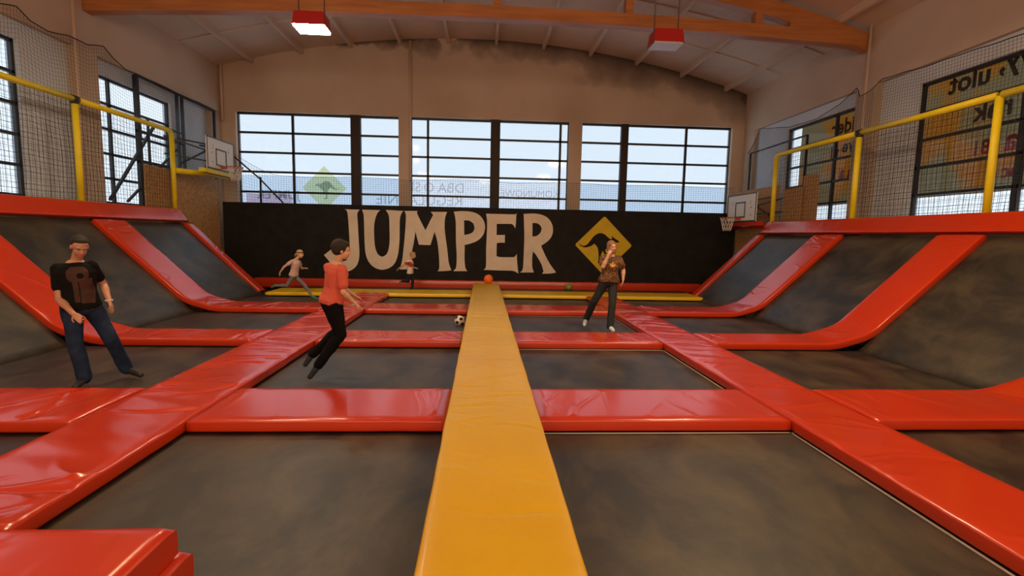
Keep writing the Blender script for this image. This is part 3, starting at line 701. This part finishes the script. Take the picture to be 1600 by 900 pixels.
tag(MB().tube([(-8.2, 17.05, 4.15), (-7.44, 17.4, 3.40), (-6.72, 17.46, 2.62)], .025, 6).build('stay_bar', M['steel']), 'thin black bar slanting from the left hoop down to the top of the back panel', 'bar')
tag(MB().tube([(-7.44, 17.45, 2.60), (-7.43, 17.45, 3.45)], .035, 6).build('stay_post', M['steel']), 'short black post on the back panel beneath the slanting bar', 'post')
tag(MB().tube([(-8.55, 14.75, 3.30), (-8.40, 16.0, 3.36), (-8.30, 17.0, 3.36)], .075, 10).build('padded_bar', M['pole']), 'yellow padded bar under the left basketball backboard', 'padded bar')
tag(MB().tube([(8.66, 14.8, 2.13), (8.56, 16.0, 2.1), (8.5, 17.0, 2.08)], .06, 10).build('padded_bar', M['red']), 'red padded bar under the right basketball backboard', 'padded bar')

# ------------------------------------------------------------------ balls
def soccer():
    c = Vector((-.45, 10.05, -.035)); r = .105
    me = MB().sph(c, r, 48, 32); o = me.build('soccer_ball', [M['white'], M['black']], local=tuple(c))
    phi = (1 + 5 ** .5) / 2; P = [Vector(p).normalized() for p in [(0, a, b * phi) for a in (-1, 1) for b in (-1, 1)] + [(a, b * phi, 0) for a in (-1, 1) for b in (-1, 1)] + [(b * phi, 0, a) for a in (-1, 1) for b in (-1, 1)]]
    R = Matrix.Rotation(.5, 3, 'X') @ Matrix.Rotation(.3, 3, 'Y')
    for f in o.data.polygons:
        d = f.center.normalized()
        if max(d.dot(R @ p) for p in P) > .945: f.material_index = 1
    tag(o, 'white soccer ball with dark patches lying against the left side of the yellow beam', 'ball')
soccer()
M['orange'] = mat('orange rubber', (.85, .16, .015), .5, bump=.2, bs=60, bd=.003)
M['green'] = mat('green rubber', (.16, .34, .08), .5, var=(.22, .42, .14), ns=9)
def ball(c, r, m, nm, lb):
    o = MB().sph(c, r, 40, 28).build(nm, m, local=c); tag(o, lb, 'ball')
    g = MB()
    for ax in range(3):
        pts = []
        for k in range(36):
            a = 2 * PI * k / 36; v = [0, 0, 0]; v[ax] = math.cos(a) * r * .998; v[(ax + 1) % 3] = math.sin(a) * r * .998; pts.append(Vector(c) + Vector(v))
        g.tube(pts, r * .018, 5, closed=True)
    go = g.build('seam', m); go.parent = o; go.location = -Vector(o.location)
ball((.17, 15.35, .345), .135, M['orange'], 'orange_ball', 'orange ball resting on the far end of the yellow beam')
ball((2.93, 16.95, -.03), .105, M['green'], 'green_ball', 'small green ball lying at the foot of the back panel')

# ------------------------------------------------------------------ people
def skin(name, c): return mat(name, c, .5, sss=.08, var=tuple(v * .85 for v in c), ns=6)
def vox(mb, voxel, it, name, mats, wr=0, wseed=0, paint=None):
    """fuse overlapping closed shapes into one continuous smooth surface"""
    me = mb.mesh(name); o = bpy.data.objects.new(name, me); COL.objects.link(o)
    bm = bmesh.new(); bm.from_mesh(me); bmesh.ops.recalc_face_normals(bm, faces=bm.faces); bm.to_mesh(me); bm.free()
    md = o.modifiers.new('r', 'REMESH'); md.mode = 'VOXEL'; md.voxel_size = voxel
    dg = bpy.context.evaluated_depsgraph_get(); new = bpy.data.meshes.new_from_object(o.evaluated_get(dg))
    bpy.data.objects.remove(o); bpy.data.meshes.remove(me)
    bm = bmesh.new(); bm.from_mesh(new)
    for _ in range(it): bmesh.ops.smooth_vert(bm, verts=bm.verts, factor=.5, use_axis_x=True, use_axis_y=True, use_axis_z=True)
    if wr:
        bm.normal_update()
        for v in bm.verts:
            q = v.co * 9 + Vector((wseed, 0, 0)); q.z *= .55
            h = noise.noise(q) * .6 + (1 - abs(noise.noise(q * 1.7)) * 2) * .4 - .2
            v.co += v.normal * wr * h
    for f in bm.faces: f.smooth = True
    bm.to_mesh(new); bm.free(); new.name = name
    for m in mats: new.materials.append(m)
    if paint:
        for f in new.polygons: f.material_index = paint(Vector(f.center))
    ob = bpy.data.objects.new(name, new); COL.objects.link(ob); return ob

def person(label, J, s, look, cfg):
    """J: joints in metres; s: size relative to an adult; look: where the face points"""
    V = {k: Vector(v) for k, v in J.items()}; V['head'] = V['head'].copy()
    vx = cfg.get('vox', .0065)
    root = empty('person', (V['pel'].x, V['pel'].y, min(V['toR'].z, V['toL'].z) - .03), label, 'person')
    def own(o): o.parent = root; o.location = -Vector(root.location); return o
    up = (V['neck'] - V['pel']).normalized()
    shr = (V['shR'] - V['shL']); shr = (shr - up * shr.dot(up)).normalized()
    hpr = (V['hipR'] - V['hipL']); hpr = (hpr - up * hpr.dot(up)).normalized()
    fw = up.cross(shr).normalized(); fwh = up.cross(hpr).normalized()
    w = cfg.get('w', 1.0) * s; fem = cfg.get('fem', 0)
    def torso(mb, g, z0=-.10, z1=1.0, flare=0):
        pel, nk = V['pel'], V['neck']; L = (nk - pel).length
        prof = [(-.10, .150 + .02 * fem, .105), (0, .160 + .012 * fem, .112), (.16, .150, .108), (.34, .135 - .006 * fem, .102), (.55, .150, .112 + .012 * fem), (.74, .165 - .012 * fem, .115), (.88, .140, .092), (.96, .085, .070), (1.02, .058, .058)]
        R = []
        for t, a, b in prof:
            if t < z0 or t > z1 + .03: continue
            k = min(1, max(0, t)); x = hpr.lerp(shr, k).normalized(); y = up.cross(x)
            c = pel + up * L * t if t < 0 else pel.lerp(nk, t)
            c = c + y * (.018 * math.sin(PI * k)) * s
            gg = g + (flare if t < .1 else 0)
            R.append((c, x * (a * w + gg), y * (b * w * cfg.get('belly', 1) + gg)))
        mb.loft(R, 28)
    def limb(mb, a, b, r0, r1, g=0, bulge=0, bdir=None):
        A, B = V[a] if isinstance(a, str) else a, V[b] if isinstance(b, str) else b
        mb.cone(A, B, r0 * s + g, r1 * s + g)
        if bulge: mb.cone(A.lerp(B, .22) + (bdir or Vector()) * .012 * s, A.lerp(B, .42) + (bdir or Vector()) * .01 * s, bulge * s + g, bulge * .9 * s + g)
    aw = cfg.get('arm', 1.0)
    # ---- body
    b = MB(); torso(b, 0)
    for sd in 'RL':
        b.cone(V['sh' + sd], V['sh' + sd].lerp(V['neck'], .62) - up * .03 * s, .052 * s * aw, .040 * s)
        limb(b, 'sh' + sd, 'el' + sd, .052 * aw, .041 * aw); limb(b, 'el' + sd, 'wr' + sd, .043 * aw, .027 * aw, bulge=.045 * aw)
        hp = V['hip' + sd]; limb(b, hp, 'kn' + sd, .084, .056); limb(b, 'kn' + sd, 'an' + sd, .056, .036, bulge=.056, bdir=-fwh)
        an, to = V['an' + sd], V['to' + sd]; fd = (to - an); fd = fd.normalized()
        b.cone(an - fd * .025 * s, an + fd * .08 * s, .034 * s, .034 * s); b.cone(an + fd * .06 * s, to, .034 * s, .026 * s)
    # head
    Fh = Vector(look).normalized(); hu = (V['head'] - V['neck']).normalized() * .35 + Vector((0, 0, 1)) * .65 if 'hup' not in cfg else Vector(cfg['hup'])
    hu = (hu - Fh * hu.dot(Fh)).normalized(); hr = Fh.cross(hu).normalized(); hs = cfg.get('hs', s); C = V['head']
    def H(x, y, z): return C + (hr * x + Fh * y + hu * z) * hs
    def E(mb, c, rx, ry, rz, **k): mb.ell(H(*c), (hr * rx * hs, Fh * ry * hs, hu * rz * hs), **k)
    b.cone(V['neck'] - up * .03 * s, H(0, -.022, -.055), .058 * s * cfg.get('nk', 1), .052 * hs)
    E(b, (0, -.012, .028), .076, .094, .088); E(b, (0, .022, -.035), .061, .068, .078); E(b, (0, .052, -.088), .030, .028, .022)
    b.cone(H(0, .086, .006), H(0, .106, -.026), .008 * hs, .0125 * hs); E(b, (0, .100, -.030), .017, .010, .009)
    E(b, (.030, .060, -.030), .024, .022, .020); E(b, (-.030, .060, -.030), .024, .022, .020)
    b.cone(H(-.040, .075, .022), H(.040, .075, .022), .011 * hs, .011 * hs)
    for q in (-1, 1): E(b, (q * .077, -.012, -.008), .010, .020, .032)
    # hands
    for sd in 'RL':
        wr, ha = V['wr' + sd], V['ha' + sd]; d = (ha - wr).normalized(); hl = .19 * s
        nn = Vector(cfg.get('palm' + sd, (0, 0, -1))); nn = (nn - d * nn.dot(d)).normalized(); wv = d.cross(nn).normalized()
        th = cfg.get('thumb' + sd, 1); curl = cfg.get('curl' + sd, .35)
        k0 = wr + d * .015 * s; k1 = wr + d * .095 * s
        b.loft([(wr, wv * .026 * s, nn * .018 * s), (wr + d * .03 * s, wv * .034 * s, nn * .017 * s), (wr + d * .07 * s, wv * .041 * s, nn * .016 * s), (k1, wv * .040 * s, nn * .013 * s)], 16)
        fr_ = max(.0082 * s, vx * 1.15)
        for q, (off, fl) in enumerate(((1.5, .072), (.5, .080), (-.5, .074), (-1.5, .058))):
            p = k1 + wv * off * .0215 * s * th - d * (.004 + .006 * (q == 3)) * s; a = curl * .5 + .06 * q; sp = off * .06 * th
            for seg, (fl_, rr) in enumerate(((.45, 1), (.30, .92), (.25, .82))):
                dr = (d * math.cos(a) + nn * math.sin(a) + wv * sp).normalized(); e = p + dr * fl * fl_ * s
                b.cone(p, e, fr_ * rr, fr_ * rr * .95, 10); p = e; a += curl
        p = wr + d * .025 * s + wv * .030 * s * th; t1 = p + (d * .6 + wv * th * .75 + nn * .25).normalized() * .038 * s; t2 = t1 + (d * .9 + wv * th * .25 + nn * .35).normalized() * .034 * s
        b.cone(p, t1, fr_ * 1.35, fr_ * 1.15, 10); b.cone(t1, t2, fr_ * 1.1, fr_ * .95, 10)
    own(vox(b, vx, 2, 'body', [cfg['skin']]))
    # eyes, brows, mouth
    for q in (-1, 1):
        e = MB(); E(e, (q * .031, .0775, .001), .013, .008, .0062, mi=0); E(e, (q * .031, .0830, .001), .0060, .0035, .0058, mi=1)
        own(e.build('eye', [M['eyew'], M['eyed']]))
        e = MB(); e.tube([H(q * .016, .0885, .020), H(q * .032, .0875, .025), H(q * .048, .078, .021)], .0042 * hs, 6); own(e.build('eyebrow', cfg['hair']))
    e = MB(); e.tube([H(-.024, .077, -.061), H(-.010, .0865, -.058), H(0, .0875, -.059), H(.010, .0865, -.058), H(.024, .077, -.061)], [.003 * hs, .006 * hs, .0065 * hs, .006 * hs, .003 * hs], 8); own(e.build('mouth', M['lips']))
    # ---- hair
    h = MB(); hk = cfg['hairstyle']
    if hk in ('short', 'thick', 'bowl'):
        g = {'short': .006, 'thick': .020, 'bowl': .014}[hk]
        E(h, (0, -.036, .040), .080 + g * .8, .088 + g, .084 + g); E(h, (0, -.052, .000), .070 + g, .058 + g, .062 + g * .5)
        if hk != 'short': E(h, (0, .035, .080), .058 + g * .4, .042 + g * .4, .034 + g * .5)
        else: E(h, (0, .010, .088), .062, .052, .030)
    else:
        E(h, (0, -.028, .046), .090, .102, .092); E(h, (0, -.052, -.005), .088, .062, .080)
        if hk == 'long':
            for q in (-1, 1):
                h.cone(H(q * .066, -.01, .06), H(q * .082, -.012, -.06), .030 * hs, .030 * hs); h.cone(H(q * .082, -.012, -.06), H(q * .088, -.015, -.13), .030 * hs, .020 * hs)
            E(h, (0, -.07, -.07), .080, .040, .075)
            h.cone(H(.0, .045, .095), H(.058, .035, .055), .022 * hs, .022 * hs); h.cone(H(.0, .045, .095), H(-.058, .035, .055), .022 * hs, .022 * hs)
        if hk == 'pony':
            h.cone(H(0, .055, .085), H(0, .0, .11), .026 * hs, .03 * hs)
            h.cone(H(0, -.11, .02), H(.01, -.155, -.03), .030 * hs, .026 * hs); h.cone(H(.01, -.155, -.03), H(.0, -.165, -.09), .026 * hs, .014 * hs)
    own(vox(h, vx * .9, 2, 'hair', [cfg['hair']], .004 * hs, 5))
    if 'band' in cfg:
        own(MB().tube([H(math.sin(a) * .094, math.cos(a) * .108 - .022, .052 + .010 * math.cos(a)) for a in [k * PI / 16 for k in range(32)]], .010 * hs, 8, closed=True).build('headband', cfg['band']))
    # ---- shirt
    g = cfg.get('g', .014); t = MB(); torso(t, g, -.10 if cfg.get('hem', 1) else -.02, .97, cfg.get('flare', .006))
    for sd in 'RL':
        a, c = V['sh' + sd], V['el' + sd]; k = cfg.get('sleeve', .6)
        t.cone(a, a.lerp(V['neck'], .60) - up * .03 * s, .052 * s * aw + g * .8, .042 * s + g * .4)
        t.cone(a, a.lerp(c, k), .053 * s * aw + g * .8, .048 * s * aw + g * 1.1)
    own(vox(t, vx, 2, 'shirt', cfg['shirt'], cfg.get('wr', .010), 3, cfg.get('paint') and (lambda p: cfg['paint'](*[(p - V['pel'].lerp(V['neck'], .5)).dot(q) / s for q in (shr, fw, up)]))))
    # ---- trousers
    g2 = cfg.get('g2', .014); t = MB(); pel = V['pel']
    L = (V['neck'] - pel).length
    t.loft([(pel - up * .12 * s, hpr * (.12 * w + g2), fwh * (.085 * w + g2)), (pel - up * .05 * s, hpr * (.160 * w + g2), fwh * (.112 * w + g2)), (pel + up * .03 * s, hpr * (.160 * w + g2 * .7), fwh * (.110 * w + g2 * .7)), (pel + up * .07 * s, hpr * (.152 * w + g2 * .4), fwh * (.104 * w + g2 * .4))], 26)
    for sd in 'RL':
        hp, kn, an = V['hip' + sd], V['kn' + sd], V['an' + sd]; cu = cfg.get('cuff', .046)
        t.cone(hp, kn, .088 * s + g2, .058 * s + g2); end = kn.lerp(an, cfg.get('leglen', .97)); t.cone(kn, end, .058 * s + g2, cu * s + g2 * .7)
        t.cone(kn.lerp(an, .2) - fwh * .008, kn.lerp(an, .45), .058 * s + g2, .053 * s + g2)
    own(vox(t, vx, 2, 'trousers', cfg['pants'], cfg.get('wr2', .012), 11))
    # ---- shoes or socks
    for sd in 'RL':
        f = MB(); an, to = V['an' + sd], V['to' + sd]; fd = (to - an).normalized(); sg = .008 * s
        sk = MB()
        dn = Vector((0, 0, -1)); dn = (dn - fd * dn.dot(fd)).normalized()
        sk.cone(an - fd * .03 * s, an + fd * .08 * s, .036 * s + sg, .036 * s + sg); sk.cone(an + fd * .06 * s, to, .036 * s + sg, .028 * s + sg)
        sk.cone(an, an.lerp(V['kn' + sd], .12), .034 * s + sg, .036 * s + sg)
        own(vox(sk, vx, 2, cfg.get('foot', 'sock'), [cfg['footmat']]))
    return root, own, V, H, up, fw, shr
M['eyew'] = mat('eye white', (.45, .42, .39), .3); M['eyed'] = mat('iris', (.03, .02, .015), .2); M['lips'] = mat('lips', (.42, .13, .10), .5)
sk1 = skin('tanned skin', (.50, .25, .16)); sk2 = skin('light skin', (.60, .33, .22)); sk3 = skin('fair skin', (.64, .38, .27))
hb = mat('dark brown hair', (.014, .009, .007), .8, bump=.6, bs=90, bd=.004); hbl = mat('blond hair', (.50, .33, .14), .5, bump=.6, bs=80, bd=.004, var=(.36, .22, .09), ns=40); hbr = mat('light brown hair', (.30, .16, .065), .45, bump=.6, bs=80, bd=.004, var=(.20, .10, .04), ns=40)
def denim(): return mat('dark blue denim', (.008, .018, .050), .85, spec=.2, var=(.020, .038, .090), ns=5, bump=.3, bs=60, bd=.004)
tsh = mat('black cotton', (.005, .005, .006), .9, spec=.15); tprint = mat('rust brown print', (.050, .014, .008), .8, var=(.030, .008, .005), ns=14)

# man in the black t-shirt, walking and looking down, left
J = {'head': (-4.52, 5.92, 1.47), 'neck': (-4.64, 6.0, 1.31), 'shR': (-4.8, 5.95, 1.22), 'shL': (-4.51, 6.05, 1.25), 'elR': (-4.74, 5.87, 0.88), 'wrR': (-4.49, 5.73, 0.74), 'haR': (-4.34, 5.66, 0.67),
     'elL': (-4.5, 6.2, 1.02), 'wrL': (-4.34, 6.06, 0.84), 'haL': (-4.26, 6.0, 0.73), 'pel': (-4.61, 6.0, .80), 'hipR': (-4.69, 5.96, .75), 'hipL': (-4.53, 6.05, .76),
     'knR': (-4.57, 5.83, .38), 'anR': (-4.55, 5.90, -.035), 'toR': (-4.50, 5.70, -.075), 'knL': (-4.36, 6.08, .38), 'anL': (-4.33, 6.26, -.03), 'toL': (-4.12, 6.18, -.07)}
def pm(x, y, z): 
    x = -x - .06
    return 1 if y > .03 and ((-.11 < x < .10 and .02 < z < .20 and (x + .01) ** 2 + ((z - .11) * 1.0) ** 2 < .0108 and not ((x - .02) ** 2 + (z - .09) ** 2 < .0011)) or (.0 < x < .11 and -.24 < z < .06) or (-.06 < x < -.01 and -.22 < z < .05)) else 0
o = person('man in black t-shirt with rust print and blue jeans looking down on the left', J, .95, (.68, -.60, -.50),
       dict(skin=sk1, hair=hb, hairstyle='short', shirt=[tsh, tprint], paint=pm, pants=[denim()], foot='shoe', footmat=mat('black sneaker', (.015, .015, .015), .5), palmR=(.5, .5, -.7), palmL=(-.9, -.1, 0), thumbR=-1, thumbL=1, curlR=.5, curlL=.4, w=1.12, arm=1.05, nk=1.0, cuff=.062, hs=.98, g=.014, g2=.019, belly=1.12))
root, own, V, H, up, fw, shr = o
own(MB().tube([V['wrL'] + (V['elL'] - V['wrL']).normalized() * .015 + Vector((math.cos(a * PI / 8) * .033, math.sin(a * PI / 8) * .033, .004 * math.sin(a))) for a in range(16)], .008, 6, closed=True).build('wristwatch', M['webbing']))

# boy in the red t-shirt, seen from behind, jumping
J = {'head': (-1.705, 6.2, 1.475), 'neck': (-1.765, 6.2, 1.325), 'shL': (-1.90, 6.30, 1.255), 'shR': (-1.69, 6.10, 1.245), 'elL': (-1.80, 6.46, 1.00), 'wrL': (-1.66, 6.60, .87), 'haL': (-1.60, 6.66, .82), 'elR': (-1.66, 6.06, .98), 'wrR': (-1.555, 6.18, .83), 'haR': (-1.49, 6.25, .76),
     'pel': (-1.84, 6.2, .87), 'hipL': (-1.89, 6.27, .82), 'hipR': (-1.79, 6.13, .82), 'knL': (-1.80, 6.38, .45), 'anL': (-2.13, 6.32, .16), 'toL': (-2.20, 6.28, .04), 'knR': (-1.73, 6.16, .45), 'anR': (-2.00, 6.14, .06), 'toR': (-2.09, 6.11, -.07)}
o = person('boy in a coral red t-shirt and black trousers jumping with bent knees, seen from behind', J, .86, (.93, .34, -.12),
       dict(skin=sk2, hair=hb, hairstyle='thick', shirt=[mat('coral red cotton', (.52, .085, .055), .8)], pants=[mat('black trousers cloth', (.004, .004, .005), .9, spec=.12)], foot='sock', footmat=mat('dark sock', (.012, .014, .02), .8), palmR=(-.3, .3, -.9), palmL=(0, 0, -1), thumbR=-1, thumbL=1, curlR=.3, w=1.02, cuff=.046, hs=.96, sleeve=.68, g=.022, g2=.026, flare=.020))
root, own, V, H, up, fw, shr = o
dd = (V['elR'] - V['wrR']).normalized(); e1 = dd.cross(Vector((0, 0, 1))).normalized(); e2 = dd.cross(e1)
own(MB().tube([V['wrR'] + dd * .012 + (e1 * math.cos(a * PI / 8) + e2 * math.sin(a * PI / 8)) * .029 for a in range(16)], .006, 6, closed=True).build('wristband', M['webbing']))

# woman with her hand raised to her face
camo = mat('brown camouflage cotton', (.060, .026, .010), .8, var=(.20, .10, .035), ns=14, p0=.44, p1=.56, dist=1.2)
J = {'head': (2.50, 9.68, 1.505), 'neck': (2.495, 9.75, 1.345), 'shR': (2.345, 9.73, 1.285), 'shL': (2.66, 9.75, 1.28), 'elR': (2.30, 9.52, 1.13), 'wrR': (2.395, 9.50, 1.37), 'haR': (2.455, 9.56, 1.46), 'elL': (2.765, 9.76, 1.05), 'wrL': (2.745, 9.68, .87), 'haL': (2.73, 9.65, .80),
     'pel': (2.485, 9.76, .87), 'hipR': (2.40, 9.76, .80), 'hipL': (2.57, 9.76, .80), 'knR': (2.22, 9.80, .43), 'anR': (2.12, 10.06, .02), 'toR': (2.06, 9.92, -.075), 'knL': (2.525, 9.58, .42), 'anL': (2.465, 9.46, -.03), 'toL': (2.50, 9.33, -.075)}
def pw(x, y, z): 
    r = math.hypot(x, z - .07)
    return 1 if y > .03 and ((r < .052 and r > .030 and z < .085) or (abs(x) < .010 and .03 < z < .125) or (r < .02 and z < .07)) else 0
person('woman in a brown camouflage t-shirt and dark trousers, one hand raised to her mouth', J, .93, (.35, -.93, -.05),
       dict(skin=sk3, hair=hbr, hairstyle='long', shirt=[camo, mat('gold print', (.75, .48, .10), .5)], paint=pw, pants=[mat('dark grey trousers cloth', (.012, .013, .018), .85)], foot='sock', footmat=mat('pale blue sock', (.50, .62, .72), .8), palmR=(.4, .6, .3), palmL=(-.9, .2, 0), thumbR=1, thumbL=1, curlR=.8, curlL=.45, fem=1, w=1.08, belly=1.15, arm=1.08, sleeve=.62, g=.024, g2=.020, cuff=.056, hs=.95, flare=.014))
# running girl
J = {'head': (-4.795, 13.5, 1.09), 'neck': (-4.905, 13.5, .965), 'shR': (-4.965, 13.38, .905), 'shL': (-4.87, 13.62, .885), 'elR': (-5.13, 13.28, .77), 'wrR': (-5.25, 13.30, .61), 'haR': (-5.29, 13.33, .53), 'elL': (-4.86, 13.74, .70), 'wrL': (-4.74, 13.64, .71), 'haL': (-4.69, 13.60, .72),
     'pel': (-4.975, 13.5, .55), 'hipR': (-4.98, 13.44, .50), 'hipL': (-4.96, 13.56, .49), 'knR': (-5.13, 13.42, .26), 'anR': (-5.46, 13.50, .25), 'toR': (-5.56, 13.52, .20), 'knL': (-4.72, 13.54, .27), 'anL': (-4.49, 13.46, -.02), 'toL': (-4.36, 13.43, -.075)}
person('running girl in a pale pink t-shirt and grey leggings with a dark headband', J, .70, (.95, -.25, -.10),
       dict(skin=sk3, hair=hbl, hairstyle='pony', band=M['steel'], shirt=[mat('pale pink cotton', (.52, .36, .33), .8)], pants=[mat('grey leggings', (.15, .145, .16), .8)], foot='sock', footmat=mat('green sock', (.03, .22, .13), .8), palmR=(.5, 0, .5), palmL=(0, 0, -1), thumbR=1, thumbL=1, w=1.05, hs=.86, vox=.0062, g=.014, g2=.006, cuff=.040, sleeve=.5, flare=.014, wr=.008, wr2=.005))
# running boy in white
J = {'head': (-2.205, 16.0, 1.00), 'neck': (-2.29, 16.0, .875), 'shR': (-2.32, 15.89, .815), 'shL': (-2.265, 16.11, .80), 'elR': (-2.48, 15.80, .70), 'wrR': (-2.61, 15.78, .60), 'haR': (-2.67, 15.80, .55), 'elL': (-2.30, 16.18, .63), 'wrL': (-2.14, 16.06, .60), 'haL': (-2.08, 16.0, .60),
     'pel': (-2.30, 16.0, .46), 'hipR': (-2.31, 15.95, .42), 'hipL': (-2.28, 16.05, .42), 'knR': (-2.35, 15.96, .18), 'anR': (-2.56, 16.0, .18), 'toR': (-2.64, 16.01, .12), 'knL': (-2.22, 16.05, .17), 'anL': (-2.25, 16.03, -.09), 'toL': (-2.14, 16.01, -.10)}
def pk_(x, y, z): return 1 if (y > .0 and -.04 < z < .12 and x > -.02) or (z > .02 and x > .12 and z < .2) else 0
person('small blond boy in a white t-shirt with red trim running in front of the mural', J, .66, (.97, -.12, -.10),
       dict(skin=sk3, hair=hbl, hairstyle='bowl', shirt=[mat('white cotton', (.72, .68, .62), .8), mat('red print', (.45, .03, .02), .8)], paint=pk_, pants=[mat('black kids trousers', (.008, .008, .009), .85)], foot='sock', footmat=mat('grey sock', (.12, .11, .11), .8), palmR=(.3, 0, -1), palmL=(0, 0, -1), thumbR=1, thumbL=1, w=1.0, hs=.86, vox=.0062, g=.014, g2=.012, sleeve=.55, wr=.008, wr2=.008))
